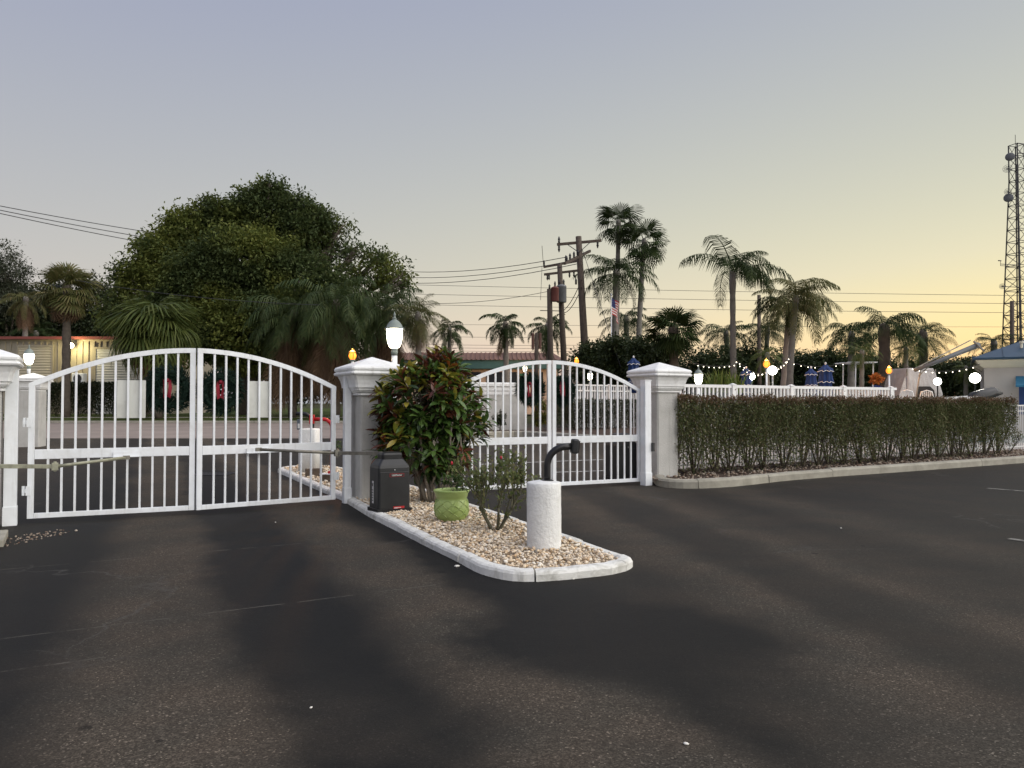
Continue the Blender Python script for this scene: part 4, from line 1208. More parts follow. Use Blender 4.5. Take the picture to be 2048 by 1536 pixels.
# ---- white resin chairs by the pool
CHAIR = surf('white_resin', (.72, .73, .72), .35, .04, 4)
def chair_proto(label, loc, rz):
    t = thing('pool_chair', label, 'chair', loc, rz, 'white chairs by the pool')
    MB().box((0, 0, .42), (.5, .48, .035)).build('seat', CHAIR, t, bevel=.01)
    bkf = [(-.24, .24, .42), (-.26, .30, .75), (-.2, .34, .98), (0, .35, 1.04), (.2, .34, .98), (.26, .30, .75), (.24, .24, .42)]
    MB().tube(bkf, .028, 8).build('back_frame', CHAIR, t, True)
    for k in range(5):
        x_ = -.15 + k * .075; MB().box((x_, .30, .72), (.045, .015, .56), Matrix.Rotation(R(-8), 3, 'X')).build('back_slat', CHAIR, t)
    for sx in (-1, 1):
        MB().tube([(sx * .27, .27, .66), (sx * .29, 0, .68), (sx * .28, -.24, .64), (sx * .27, -.25, .42)], .025, 8).build('arm', CHAIR, t, True)
        for sy in (-1, 1):
            MB().tube([(sx * .24, sy * .22, .42), (sx * .27, sy * .26, 0)], .022, 8).build('leg', CHAIR, t)
    return t
for px, d, lab in ((1744, 31.8, 'white resin chair just behind the right end of the baluster fence'), (1812, 32.8, 'white resin chair in front of the covered boat'), (1851, 33.6, 'white resin chair right of the covered boat, under the bulbs')):
    p = W(px, 800, d); chair_proto(lab, (p.x, p.y, TZ), R(160))

# ---- spiky green plants behind the fence
def spiky(px, py, d, h, n, label, seed):
    rg = np.random.default_rng(seed)
    b = W(px, py, d)
    t = thing('spiky_plant', label, 'plant', (b.x, b.y, TZ), 0, 'sword leaved plants by the pool')
    Vs, Fs, k = [], [], 0
    for i in range(n):
        a = rg.uniform(0, 6.283); o0 = rg.normal(0, .25, 2); L = rg.uniform(.7, 1.2) * h
        lean = rg.uniform(.15, .9)
        w = .045
        D = np.array([math.cos(a), math.sin(a)]); S_ = np.array([-D[1], D[0]])
        for j in range(6):
            u = j / 5
            xy = o0 + D * (lean * L * u ** 1.4 * .8); z = L * (u - .25 * lean * u * u) + max(0, b.z - h - TZ)
            ww = w * (1 - u) + .004
            Vs += [(xy[0] + S_[0] * ww, xy[1] + S_[1] * ww, z), (xy[0] - S_[0] * ww, xy[1] - S_[1] * ww, z)]
            if j: Fs.append((k - 2, k - 1, k + 1, k))
            k += 2
    tag(link('leaves', mesh_arrays('leaves', np.array(Vs), np.array(Fs)), SPK, t), kind='stuff')
SPK = leafy('sword_leaf', [(.05, .08, .02), (.10, .14, .03), (.16, .18, .05)], .45, .3)
spiky(1432, 738, 29.5, .9, 60, 'spiky green sword-leaved plant nearest the right pillar lantern', 1)
spiky(1468, 742, 29.5, .85, 55, 'spiky green sword-leaved plant left of the closed parasol', 2)

# ---- pool house
PWALL = surf('pool_house_wall', (.40, .385, .36), .85, .05, 1.5, .3, 60, .005)
PROOF = surf('blue_metal_roof', (.016, .048, .085), .4, .12, 2)
PTRIM = surf('cream_trim', (.66, .64, .52), .6, .05)
e0 = W(1969, 800, 40)
t = thing('pool_house', 'grey pool house with blue metal roof at the right edge', 'building', (e0.x, e0.y, .05), R(-30))
t.scale = (1.25, 1.25, 1.22)
MB().box((4, 3, 1.5), (8, 6, 3.0)).build('wall', PWALL, t)
MB().loft([[(x_, y_, z_) for x_, y_ in ((-a_, -a_), (8 + a_, -a_), (8 + a_, 6 + a_), (-a_, 6 + a_))] for a_, z_ in ((.02, 2.72), (.12, 2.8), (.28, 2.98), (.3, 3.05), (.02, 3.06))]).build('cornice', PTRIM, t)
rf = MB().loft([[(-.42, -.42, 3.06), (8.42, -.42, 3.06), (8.42, 6.42, 3.06), (-.42, 6.42, 3.06)], [(-.42, -.42, 3.14), (8.42, -.42, 3.14), (8.42, 6.42, 3.14), (-.42, 6.42, 3.14)], [(2.9, 2.9, 4.55), (5.1, 2.9, 4.55), (5.1, 3.1, 4.55), (2.9, 3.1, 4.55)]]).build('roof', PROOF, t)
for i in range(9):
    u = i / 8
    a = Vector((-.42 + 8.84 * u, -.42, 3.15)); b = Vector((min(max(-.42 + 8.84 * u, .5), 7.5), -.42 + min(3.3, 3.3 * min(1, (4.42 - abs(4.42 - 8.84 * u)) / 3.3 + .02)), 0))
    k_ = min(1, max(.03, (4.42 - abs(4.42 - 8.84 * u)) / 3.3)); b = Vector((a.x, -.42 + 3.32 * k_, 3.15 + 1.4 * k_))
    MB().bar(a, b, .03, .04).build('standing_seam', PROOF, rf)
    a = Vector((-.42, -.42 + 6.84 * u, 3.15)); k_ = min(1, max(.03, (3.42 - abs(3.42 - 6.84 * u)) / 3.3)); b = Vector((-.42 + 3.32 * k_, a.y, 3.15 + 1.4 * k_))
    MB().bar(a, b, .03, .04).build('standing_seam', PROOF, rf)
MB().lathe([(.05, 3.3), (.05, 3.75), (.09, 3.77), (.09, 3.85)], 10, (1.35, .6, 0)).build('vent_pipe', PTRIM, rf)
AWN = surf('blue_awning', (.02, .13, .23), .6, .1)
MB().loft([[(1.1, -.01, 2.35), (2.6, -.01, 2.35), (2.6, -.02, 2.3), (1.1, -.02, 2.3)], [(1.05, -.75, 1.95), (2.65, -.75, 1.95), (2.65, -.75, 1.88), (1.05, -.75, 1.88)]]).build('awning', AWN, t)
MB().box((1.85, -.012, 1.35), (1.3, .03, 1.2)).build('window', surf('blue_shutter', (.02, .06, .2), .5, .1), t)

# ---- boats and the slanting mast
HULL = surf('boat_gelcoat', (.55, .56, .57), .3, .05)
TARP = surf('grey_boat_cover', (.36, .35, .34), .85, .15, 2.5, .5, 9, .05)
BLUEC = surf('blue_boat_cover', (.015, .035, .17), .75, .15, 3, .4, 8, .04)
def hull(mb, L, w, h, z):
    rings = []
    for i in range(9):
        u = i / 8; k = 1 - max(0, (u - .55) / .45) ** 2 * .98
        rings.append([(u * L, -w / 2 * k, z + h + .18 * u * u), (u * L, -w * .36 * k, z + .12 + .25 * u * u), (u * L, 0, z + .3 * u ** 3), (u * L, w * .36 * k, z + .12 + .25 * u * u), (u * L, w / 2 * k, z + h + .18 * u * u)])
    return mb.loft(rings)
def stand_blocks(mb, L, z):
    for x_ in (.25, .65): mb.box((L * x_, 0, z / 2), (.25, .9, z))
    return mb
b = W(1793, 800, 37)
t = thing('covered_boat', 'boat under a grey canvas cover left of the globe lamps', 'boat', (b.x, b.y, .05), R(10))
hull(MB(), 5.2, 2.1, .8, .45).build('hull', HULL, t, True)
stand_blocks(MB(), 5.2, .48).build('trailer_block', DARKM, t)
def cloth(x0, x1, y0, y1, z0, z1, topk, n=22):
    mb = MB(); rings = []
    for z_, k in ((z0, 1.0), (z0 + (z1 - z0) * .3, .95), (z0 + (z1 - z0) * .65, .86), (z1 - .06, topk + .02), (z1, topk)):
        cx_, cy_ = (x0 + x1) / 2, (y0 + y1) / 2
        ring = []
        for j in range(n * 4):
            s_, f_ = divmod(j, n); f_ = f_ / n
            cxs = [(x0, y0), (x1, y0), (x1, y1), (x0, y1), (x0, y0)]
            xx = cxs[s_][0] + (cxs[s_ + 1][0] - cxs[s_][0]) * f_; yy = cxs[s_][1] + (cxs[s_ + 1][1] - cxs[s_][1]) * f_
            wv_ = 1 + .035 * math.sin(j * 1.9 + z_ * 2) * (1 if z_ < z1 - .1 else .2)
            ring.append((cx_ + (xx - cx_) * k * wv_, cy_ + (yy - cy_) * k * wv_, z_))
        rings.append(ring)
    return mb.loft(rings)
cloth(-.15, 1.75, -.95, .95, 1.45, 3.15, .70).build('canvas_cover', TARP, t, True)
MB().loft([[(.35, -1.0, 1.40), (1.35, -1.0, 1.40), (1.35, -.93, 1.42), (.35, -.93, 1.42)], [(.4, -.93, 2.1), (1.3, -.93, 2.1), (1.3, -.85, 2.1), (.4, -.85, 2.1)], [(.55, -.905, 2.28), (1.1, -.905, 2.28), (1.1, -.83, 2.28), (.55, -.83, 2.28)]]).build('dark_opening_panel', surf('painted_dark_inside', (.02, .018, .016), .9, .2), t)  # dark panel stands in for the shade inside the cover
for sx in (.05, 1.55): MB().tube([(sx, -.75, 1.2), (sx, -.7, 3.1)], .03, 6).build('top_frame', GALV, t)
MB().loft([[(-.75, -.9, 1.3), (-.15, -.9, 1.3), (-.15, -.85, 1.3)], [(-.2, -.88, 2.7), (-.15, -.88, 2.7), (-.15, -.84, 2.7)]]).build('cover_flap', TARP, t)
b = W(1690, 800, 40)
t = thing('open_boat', 'boat with a thin white T-top frame and blue cover behind the fence', 'boat', (b.x, b.y, .05), R(6))
hull(MB(), 5.5, 2.1, .8, .6).build('hull', HULL, t, True)
stand_blocks(MB(), 5.5, .63).build('trailer_block', DARKM, t)
for sx in (.2, 1.15):
    for sy in (-.6, .6): MB().tube([(sx, sy, 1.3), (sx + .06, sy, 3.55)], .035, 6).build('frame_leg', WHITE, t)
MB().box((.62, 0, 3.58), (1.45, 1.6, .06)).build('hard_top', WHITE, t, bevel=.02)
prof_ = []
MB().loft([[(.9 + 1.6 * u - .8 * 0, 1.0 * k * math.cos(a_), 1.5 + .95 * k * max(0, math.sin(a_))) for a_ in [math.pi * j / 10 for j in range(11)]] for u, k in ((0, .25), (.2, .8), (.5, 1.0), (.8, .85), (1, .2))]).build('blue_cover', BLUEC, t, True)
b = W(1868, 800, 35)
t = thing('white_boat', 'low white boat with a black outboard motor by the pool house', 'boat', (b.x, b.y, .05), R(4))
hull(MB(), 3.0, 1.8, .7, 1.05).build('hull', HULL, t, True)
stand_blocks(MB(), 3.0, 1.08).build('trailer_block', DARKM, t)
MB().loft([[(1.1 + .9 * u, -.3 * k - .6, 1.3 + .35 * u + z_ * .7) for k, z_ in ((-1, 0), (1, 0), (1, .35 * s_), (.5, .6 * s_), (-.5, .6 * s_), (-1, .35 * s_))] for u, s_ in ((0, .5), (.3, 1.3), (.8, 1.2), (1.4, 1.0), (1.7, .3))]).build('outboard_motor', BLACKP, t, True)
m0, m1 = W(1830, 741, 33.5), W(1957, 690, 34.5)
t = thing('mast', 'long grey mast sloping up from the covered boat to the pool house roof', 'mast', m0)
MB().tube([(0, 0, 0), m1 - m0], [.07, .13], 8).build('spar', surf('mast_aluminium', (.07, .08, .09), .5, .1), t, True)
MB().tube([Vector((0, .1, .06)), m1 - m0 + Vector((-.3, .1, .22))], .025, 6).build('rod', GALV, t)
MB().tube([m1 - m0 + Vector((-.2, 0, .15)), W(1968, 702, 34) - m0], .05, 6).build('strut', GALV, t)
MB().tube([W(1842, 738, 33.6) - m0, W(1842, 742, 33.6) - m0 + Vector((-.3, 0, -1.5))], .03, 6).build('prop', GALV, t)
MB().tube([W(1862, 728, 33.8) - m0, W(1838, 752, 33.8) - m0], .03, 6).build('brace', GALV, t)

# ================================================================== BUILDINGS
# storage building across the street
BW = surf('cream_metal_cladding', (.27, .24, .185), .6, .06, .8)
BD = surf('cream_rollup_door', (.40, .36, .28), .6, .05, .8)
BDW = surf('white_rollup_door', (.50, .50, .48), .6, .05, .8)
BR = surf('red_roof_trim', (.20, .055, .045), .5, .1)
bl, br_ = W(-260, 800, 80), W(330, 800, 80)
t = thing('storage_building', 'cream metal storage building with roll-up doors and red roof trim behind the hedge', 'building', (bl.x, bl.y, .4))
Lb = br_.x - bl.x; Hb = 7.75
MB().box((Lb / 2, 7, Hb / 2), (Lb, 13.9, Hb)).build('wall', BW, t)
for i in range(int(Lb / .62)):
    MB().box((.3 + i * .62, -.02, Hb / 2 - .1), (.09, .10, Hb - .25)).build('cladding_rib', BW, t)
ro = MB().loft([[(-.4, -.5, Hb), (Lb + .4, -.5, Hb), (Lb + .4, 14.4, Hb), (-.4, 14.4, Hb)], [(-.4, -.5, Hb + .28), (Lb + .4, -.5, Hb + .28), (Lb + .4, 14.4, Hb + .28), (-.4, 14.4, Hb + .28)], [(-.4, 6.9, Hb + .8), (Lb + .4, 6.9, Hb + .8), (Lb + .4, 7.1, Hb + .8), (-.4, 7.1, Hb + .8)]]).build('roof', BR, t)
def rollup(px0, px1, ytop, mat):
    x0, x1 = W(px0, 700, 79.9).x - bl.x, W(px1, 700, 79.9).x - bl.x; zt = W(px0, ytop, 79.9).z - .4
    d = MB(); n = int(zt / .27)
    for i in range(n):
        z_ = i * zt / n
        d.loft([[(x0, -.13, z_), (x0, -.17, z_ + .13), (x0, -.13, z_ + zt / n - .01)], [(x1, -.13, z_), (x1, -.17, z_ + .13), (x1, -.13, z_ + zt / n - .01)]], cap=False, close=False)
    dd = d.build('rollup_door', mat, t)
    f = MB(); f.box(((x0 + x1) / 2, -.14, zt + .1), (x1 - x0 + .4, .16, .2)); f.box((x0 - .1, -.14, zt / 2), (.2, .159, zt)); f.box((x1 + .1, -.14, zt / 2), (.2, .159, zt))
    f.build('door_frame', BW, dd)
rollup(38, 104, 694, BD); rollup(193, 284, 698, BDW); rollup(-150, -20, 694, BD)
acx = W(156, 757, 79).x - bl.x
ac = MB().box((acx, -.75, W(156, 757, 79).z - .4), (1.2, .7, 1.1)).build('air_conditioner', WHITE, t, bevel=.04)
MB().lathe([(.42, 0), (.42, .03)], 20, (0, 0, 0)).build('fan_grille', DARKM, ac).matrix_local = Matrix.Translation((acx, -1.11, W(156, 757, 79).z - .4)) @ Matrix.Rotation(math.pi / 2, 4, 'X')
MB().box((W(178, 720, 79).x - bl.x, -.12, Hb / 2 + .6), (.2, .18, Hb - 2)).build('downpipe', BW, t)
fl = W(142, 691, 79)
ft = thing('flood_lamp', 'bright floodlight on the cream building behind the trunk of the left palm', 'lamp', fl)
MB().box((0, .25, .05), (.35, .3, .3)).build('casing', DARKM, ft)
MB().sphere((0, -.02, 0), .27, 12, 8).build('lens', glow('flood_lens', (1, .95, .6), 26), ft, True)
point(ft, (0.3, -.55, -.25), (1, .84, .40), 480, .15)
# teal and pink building far behind the exit gate
PK = surf('peach_stucco', (.58, .40, .29), .85, .06, .6)
TEAL = surf('teal_fascia', (.045, .105, .10), .6, .08, 1)
TILE = surf('brown_roof_tile', (.15, .085, .065), .8, .2, .8)
GLASSD = surf('dark_glass', (.015, .015, .018), .12, .1)
p0, p1 = W(700, 800, 92), W(1115, 800, 92)
t = thing('office_building', 'low peach building with teal fascia and brown tiled roof beyond the far gate', 'building', (p0.x, p0.y, .2))
Lp = p1.x - p0.x; zf0, zf1 = W(1000, 738, 92).z - .2, W(1000, 721, 92).z - .2
MB().box((Lp / 2, 5, zf0 / 2), (Lp, 10, zf0)).build('wall', PK, t)
MB().box((Lp / 2, 4.6, (zf0 + zf1) / 2), (Lp + 1.0, 11.4, zf1 - zf0)).build('fascia', TEAL, t)
rt = MB().loft([[(-.8, -1.3, zf1), (Lp + .8, -1.3, zf1), (Lp + .8, 10.6, zf1), (-.8, 10.6, zf1)], [(.5, 1.2, zf1 + 1.0), (Lp - .5, 1.2, zf1 + 1.0), (Lp - .5, 9, zf1 + 1.0), (.5, 9, zf1 + 1.0)]]).build('roof', TILE, t)
for i in range(int(Lp / .55)):
    MB().bar((.3 + i * .55, -1.28, zf1 + .05), (.5 + i * .54, 1.15, zf1 + 1.02), .16, .12).build('tile_row', TILE, rt)
for pxa, pxb in ((972, 1006), (1012, 1034), (930, 962), (1058, 1070), (1078, 1086), (860, 900)):
    xa, xb = W(pxa, 750, 91.9).x - p0.x, W(pxb, 750, 91.9).x - p0.x; za, zb = W(1000, 775, 91.9).z - .2, W(1000, 744, 91.9).z - .2
    w_ = MB().box(((xa + xb) / 2, -.02, (za + zb) / 2), (xb - xa, .1, zb - za)).build('window', GLASSD, t)
    MB().box(((xa + xb) / 2, -.05, za - .06), (xb - xa + .15, .16, .1)).build('sill', PK, w_)
    MB().box(((xa + xb) / 2, -.09, (za + zb) / 2), (.08, .06, zb - za)).build('mullion', DARKM, w_)
sgx = W(1044, 748, 91.5).x - p0.x
MB().box((sgx, -.1, W(1044, 749, 91.5).z - .2), (.55, .05, .28)).build('small_green_sign', surf('green_sign', (.02, .16, .09), .5, .05), t)
# white garden wall in front of it
w0, w1 = W(880, 800, 37.4), W(1052, 800, 38.6)
t = thing('garden_wall', 'grey rendered wall with white moulded coping beyond the far gate', 'wall', (w0.x, w0.y, .1), math.atan2(w1.y - w0.y, w1.x - w0.x))
Lw = (w1 - w0).length
MB().box((Lw / 2, 0, .95), (Lw, .3, 1.9)).build('wall_body', STUCCO, t)
MB().loft([[(x_, y_ * k, z_) for y_, k, z_ in ((-1, .17, 1.82), (-1, .20, 1.90), (-1, .20, 2.02), (-1, .24, 2.06), (-1, .24, 2.22), (-1, .30, 2.28), (-1, .30, 2.40), (-1, .27, 2.46), (1, .27, 2.46), (1, .30, 2.40), (1, .24, 2.2), (1, .17, 1.82))] for x_ in (-.1, Lw + .12)]).build('coping', CAPW, t)

# ================================================================== PALMS AND TREES
def pinnate(name, n, ll, e0, droop, ld, seed, w=.009, fwd=.7):
    """feather frond of unit length: leaves its base at elevation e0 (degrees) and arches down under its weight"""
    r = np.random.default_rng(seed)
    m = 16
    xs, zs = [0.], [0.]
    for i in range(m):
        pit = max(R(-84), R(e0) - droop * ((i + .5) / m) ** 1.25)
        xs.append(xs[-1] + math.cos(pit) / m); zs.append(zs[-1] + math.sin(pit) / m)
    V, Fq = [], []
    def at(u): return np.array([np.interp(u * m, range(m + 1), xs), 0, np.interp(u * m, range(m + 1), zs)])
    for i in range(m + 1):                                   # rachis
        u = i / m; k = .012 * (1 - .75 * u); c = at(u)
        V += [c + (0, k, 0), c + (0, -k, 0)]
        if i: a = 2 * i; Fq.append((a - 2, a - 1, a + 1, a))
    for i in range(n):
        u = .15 + .85 * (i + r.uniform(-.35, .35)) / n
        c = at(min(u, 1)); tdir = at(min(1, u + .03)) - at(max(0, u - .03)); tdir /= np.linalg.norm(tdir)
        nrm = np.array([-tdir[2], 0, tdir[0]])
        L = ll * (math.sin(math.pi * min(1, .25 + .72 * u)) ** .6) * r.uniform(.8, 1.15) + .03
        for sgn in (-1, 1):
            d = tdir * (fwd * (.6 + .8 * u)) + np.array([0, sgn, 0]) + nrm * r.uniform(.05, .4)
            d /= np.linalg.norm(d)
            d1 = d + np.array([0, 0, -.35 * ld]); d1 /= np.linalg.norm(d1)
            d2 = d1 + np.array([0, 0, -1.3 * ld + r.normal(0, .15)]); d2 /= np.linalg.norm(d2)
            p1 = c + d1 * L * .45; p2 = p1 + d2 * L * .55
            wv = tdir * w * r.uniform(.8, 1.2)
            k = len(V)
            V += [c - wv * .5, c + wv * .5, p1 + wv, p1 - wv, p2 + wv * .15, p2 - wv * .15]
            Fq += [(k, k + 1, k + 2, k + 3), (k + 3, k + 2, k + 4, k + 5)]
    return mesh_arrays(name, np.array(V), np.array(Fq))
def fan(name, n, pet, seed, droop=.5, spread=150, w=.040):
    """fan frond, unit blade + petiole"""
    r = np.random.default_rng(seed)
    V, Fq = [], []
    bl_ = 1 - pet
    c = np.array([pet, 0, -.08 * pet])
    V += [np.array([0, .012, 0]), np.array([0, -.012, 0]), c + (0, -.01, 0), c + (0, .01, 0)]; Fq.append((0, 1, 2, 3))
    for i in range(n):
        a = R(-spread + 2 * spread * i / (n - 1)) ; L = bl_ * (.78 + .22 * math.cos(a / 2)) * r.uniform(.9, 1.05)
        d = np.array([math.cos(a), math.sin(a), .12 - .10 * abs(math.sin(a))])
        s_ = np.array([-math.sin(a), math.cos(a), 0])
        p1 = c + d * L * .55; p2 = c + d * L * .8 + np.array([0, 0, -droop * .10]); p3 = c + d * L * .95 + np.array([0, 0, -droop * L * r.uniform(.25, .5)])
        k = len(V); ww = L * .55 * R(2 * spread / (n - 1)) * .36
        V += [c, c, p1 + s_ * ww + (0, 0, .01), p1 - s_ * ww, p2 + s_ * w * .45, p2 - s_ * w * .45, p3 + s_ * w * .08, p3 - s_ * w * .08]
        Fq += [(k, k + 1, k + 3, k + 2), (k + 2, k + 3, k + 5, k + 4), (k + 4, k + 5, k + 7, k + 6)]
    return mesh_arrays(name, np.array(V), np.array(Fq))
PALM_G = leafy('palm_green', [(.017, .030, .009), (.028, .045, .013), (.040, .056, .018)], .6, .14, spec=.08)
PALM_L = leafy('palm_light_green', [(.05, .075, .02), (.085, .11, .03), (.12, .14, .04)], .45, .35)
PALM_Y = leafy('palm_olive', [(.07, .08, .025), (.10, .105, .035), (.14, .12, .05)], .5, .3)
PALM_D = leafy('palm_dark', [(.030, .050, .016), (.048, .070, .022), (.068, .086, .03)], .45, .2)
DEAD = leafy('dead_frond', [(.13, .085, .05), (.18, .12, .075), (.10, .065, .04)], .85, .2)
TRUNK = surf('palm_trunk', (.17, .16, .14), .9, .2, 4, .6, 18, .02)
TRUNKD = surf('dark_palm_trunk', (.085, .07, .055), .9, .25, 4, .6, 18, .02)
TRUNKL = surf('pale_palm_trunk', (.30, .25, .21), .9, .15, 4, .5, 18, .02)
FM = {}
PIN = {'feather': (30, .30, 1.25, .55, .0085, .75), 'coconut': (28, .28, 1.5, 1.0, .0105, .6), 'queen': (36, .31, 1.9, 1.35, .0080, .6), 'royal': (24, .27, 1.6, .8, .0185, .7)}
def frond_mesh(kind, mat, i, e=0.0):
    eb = int(round(e / 15)) * 15 if kind in PIN else 0
    key = (kind, mat.name, i, eb)
    if key not in FM:
        if kind in PIN:
            n, ll, dr, ld, w, fw = PIN[kind]
            me = pinnate('frond', n, ll, eb, (dr + R(eb) * .35) * (.75, 1.0, 1.25)[i], ld * (.8, 1, 1.2)[i], 500 + i + eb, w, fw)
        elif kind == 'fan': me = fan('frond', 24, .42, 50 + i, (.5, .9, 1.2)[i], 120)
        elif kind == 'weepfan': me = fan('frond', 30, .38, 60 + i, (1.3, 1.9, 2.4)[i], 130)
        me.materials.append(mat); FM[key] = me
    return FM[key]
def palm(label, base, crown, L, kind, mat, n, trunk_r=(.22, .14), tmat=TRUNK, wind=(0, 0), elev=(80, -45), dead=0, seed=0, curve=0.0, group=None, name='palm_tree', boot=0.0, deadmat=None):
    """base, crown world points; L frond length in m"""
    rr = random.Random(seed)
    base, crown = Vector(base), Vector(crown)
    t = thing(name, label, 'palm tree', base, 0, group)
    v = crown - base
    pts, rs = [], []
    side = Vector((v.y, -v.x, 0)).normalized() if Vector((v.x, v.y, 0)).length > .05 else Vector((1, 0, 0))
    nseg = 14
    for i in range(nseg + 1):
        u = i / nseg
        pts.append(v * u + Vector((1, 0, 0)) * curve * math.sin(u * math.pi))
        rs.append((trunk_r[0] + (trunk_r[1] - trunk_r[0]) * u ** .7) * (1.12 if i % 2 else .96) * (1 + boot * max(0, u - .8) * 5))
    MB().tube(pts, rs, 10).build('trunk', tmat, t, True)
    MB().sphere(v, trunk_r[1] * 1.25, 8, 6, 1.6).build('crown_heart', tmat, t, True)
    if kind in ('feather', 'coconut', 'queen'): n = int(n * 1.3)
    for i in range(n + dead):
        isd = i >= n
        u = (i + .5) / n if not isd else rr.random()
        a = i * 2.39996 + rr.uniform(-.25, .25)
        e = elev[0] + (elev[1] - elev[0]) * u ** .8 + rr.uniform(-9, 9) if not isd else rr.uniform(-86, -58)
        e = R(e)
        d = Vector((math.cos(a) * math.cos(e), math.sin(a) * math.cos(e), math.sin(e)))
        d = (d + Vector((wind[0], wind[1], 0)) * (.5 + .5 * math.cos(e))).normalized()
        s = L * rr.uniform(.82, 1.1) * (.8 if u < .12 and not isd else 1) * (1.25 if isd and kind == 'queen' else 1)
        ed = math.degrees(math.asin(max(-1, min(1, d.z))))
        if kind in PIN:                       # built in its own elevation, only turned about the vertical
            x = Vector((d.x, d.y, 0)); x = x.normalized() if x.length > 1e-3 else Vector((1, 0, 0))
            y = Vector((-x.y, x.x, 0)); z = Vector((0, 0, 1))
        else:
            x = d; y = Vector((0, 0, 1)).cross(d)
            y = y.normalized() if y.length > 1e-3 else Vector((0, 1, 0))
            z = x.cross(y)
        tw = rr.uniform(-.3, .3)
        y, z = y * math.cos(tw) + z * math.sin(tw), z * math.cos(tw) - y * math.sin(tw)
        me = frond_mesh(kind, (deadmat or DEAD) if isd else mat, rr.choice((0, 1, 1, 2)), ed)
        o = bpy.data.objects.new('dead_frond' if isd else 'frond', me); COL.objects.link(o); o.parent = t
        p = v + d * trunk_r[1] * .6 - (Vector((0, 0, rr.uniform(0, .08) * L)) if isd else Vector((0, 0, 0)))
        o.matrix_local = Matrix([[x[k] * s, y[k] * s, z[k] * s, p[k]] for k in range(3)] + [[0, 0, 0, 1]])
    return t
def palm_px(label, pxb, pxc, pyc, d, Lpx, kind, mat, n, z0=0.0, **kw):
    b = W(pxb, 800, d); b.z = z0
    return palm(label, b, W(pxc, pyc, d), Lpx * m_px(d), kind, mat, n, **kw)
# --- behind the gates and the pool, left to right
palm_px('small feather palm left of the two palms over the peach building', 899, 899, 662, 82, 50, 'royal', PALM_G, 19, trunk_r=(.28, .2), seed=1, elev=(85, -40))
palm_px('small feather palm with pale trunk above the left half of the far gate', 1014, 1011, 650, 74, 58, 'royal', PALM_G, 22, trunk_r=(.30, .22), tmat=TRUNKL, seed=2, elev=(85, -50), dead=2)
palm_px('small feather palm with thick pale trunk behind the leaning utility poles', 1104, 1096, 655, 72, 60, 'royal', PALM_G, 22, trunk_r=(.36, .26), tmat=TRUNKL, seed=3, elev=(80, -55), dead=1)
palm_px('tallest thin fan palm, left of the pair rising over the trees', 1230, 1237, 446, 62, 60, 'fan', PALM_G, 22, trunk_r=(.24, .17), tmat=TRUNK, seed=4, elev=(85, -60), wind=(.12, 0))
palm_px('second tallest thin fan palm, right of the pair rising over the trees', 1274, 1288, 484, 60, 64, 'fan', PALM_G, 20, trunk_r=(.24, .17), seed=5, elev=(80, -65), wind=(.25, 0), curve=-.12)
palm_px('coconut palm with arching fronds below the tall thin pair', 1226, 1232, 548, 58, 96, 'coconut', PALM_G, 19, trunk_r=(.30, .2), seed=6, elev=(80, -25))
palm_px('dense coconut palm low behind the flag and the tall pair', 1262, 1252, 640, 66, 62, 'coconut', PALM_G, 18, trunk_r=(.28, .2), seed=17, elev=(80, -30))
palm_px('round dense fan palm between the tall pair and the windblown palm', 1350, 1347, 662, 46, 66, 'fan', PALM_G, 40, trunk_r=(.30, .26), tmat=TRUNKD, seed=7, elev=(88, -70))
palm_px('tall windblown palm with plume fronds sweeping to the right', 1467, 1465, 548, 46, 128, 'queen', PALM_G, 13, trunk_r=(.21, .155), seed=8, elev=(84, 20), wind=(.42, -.05), boot=.3)
palm_px('coconut palm low behind the trunk of the windblown palm', 1470, 1452, 668, 62, 62, 'coconut', PALM_G, 17, trunk_r=(.25, .18), seed=9, elev=(75, -20), wind=(-.1, 0))
palm_px('coconut palm between the windblown palm and the bushy green palm', 1525, 1535, 662, 60, 60, 'coconut', PALM_G, 18, trunk_r=(.25, .18), seed=10, elev=(75, -25))
palm_px('bushy green palm with arching fronds right of the windblown palm', 1577, 1592, 600, 43, 104, 'coconut', PALM_Y, 24, trunk_r=(.21, .15), seed=11, elev=(85, -30), wind=(.15, 0), curve=-.1)
palm_px('second slim palm trunk beside the bushy green palm', 1560, 1578, 618, 45, 96, 'coconut', PALM_G, 14, trunk_r=(.2, .15), tmat=TRUNKL, seed=12, elev=(80, -20))
palm_px('dark coconut palm behind the two closed parasols', 1700, 1703, 672, 50, 68, 'coconut', PALM_G, 20, trunk_r=(.25, .18), seed=13, elev=(80, -30))
palm_px('windswept palm with thick trunk left of the covered boat', 1772, 1768, 665, 40, 104, 'queen', PALM_G, 16, trunk_r=(.36, .26), tmat=TRUNKD, seed=14, elev=(86, -5), wind=(.25, -.1))
palm_px('feathery palm hanging over the covered boat', 1848, 1846, 672, 42, 66, 'feather', PALM_G, 22, trunk_r=(.26, .2), tmat=TRUNKD, seed=15, elev=(80, -50), wind=(.1, 0))
palm_px('dark palm in front of the foot of the lattice tower', 1990, 1988, 688, 60, 56, 'feather', PALM_G, 18, trunk_r=(.25, .2), seed=16, elev=(75, -20))
palm_px('young yellow-green palm lit by the lamp beside the large globe', 1533, 1535, 712, 36, 42, 'feather', PALM_L, 16, trunk_r=(.12, .1), seed=18, elev=(85, -55))
palm_px('young yellow-green palm left of the windswept palm trunk', 1722, 1724, 706, 38, 42, 'feather', PALM_L, 18, trunk_r=(.12, .1), seed=19, elev=(85, -55))
palm_px('young yellow-green palm right of the windswept palm trunk', 1812, 1812, 700, 39, 40, 'feather', PALM_L, 16, trunk_r=(.12, .1), seed=20, elev=(85, -55))
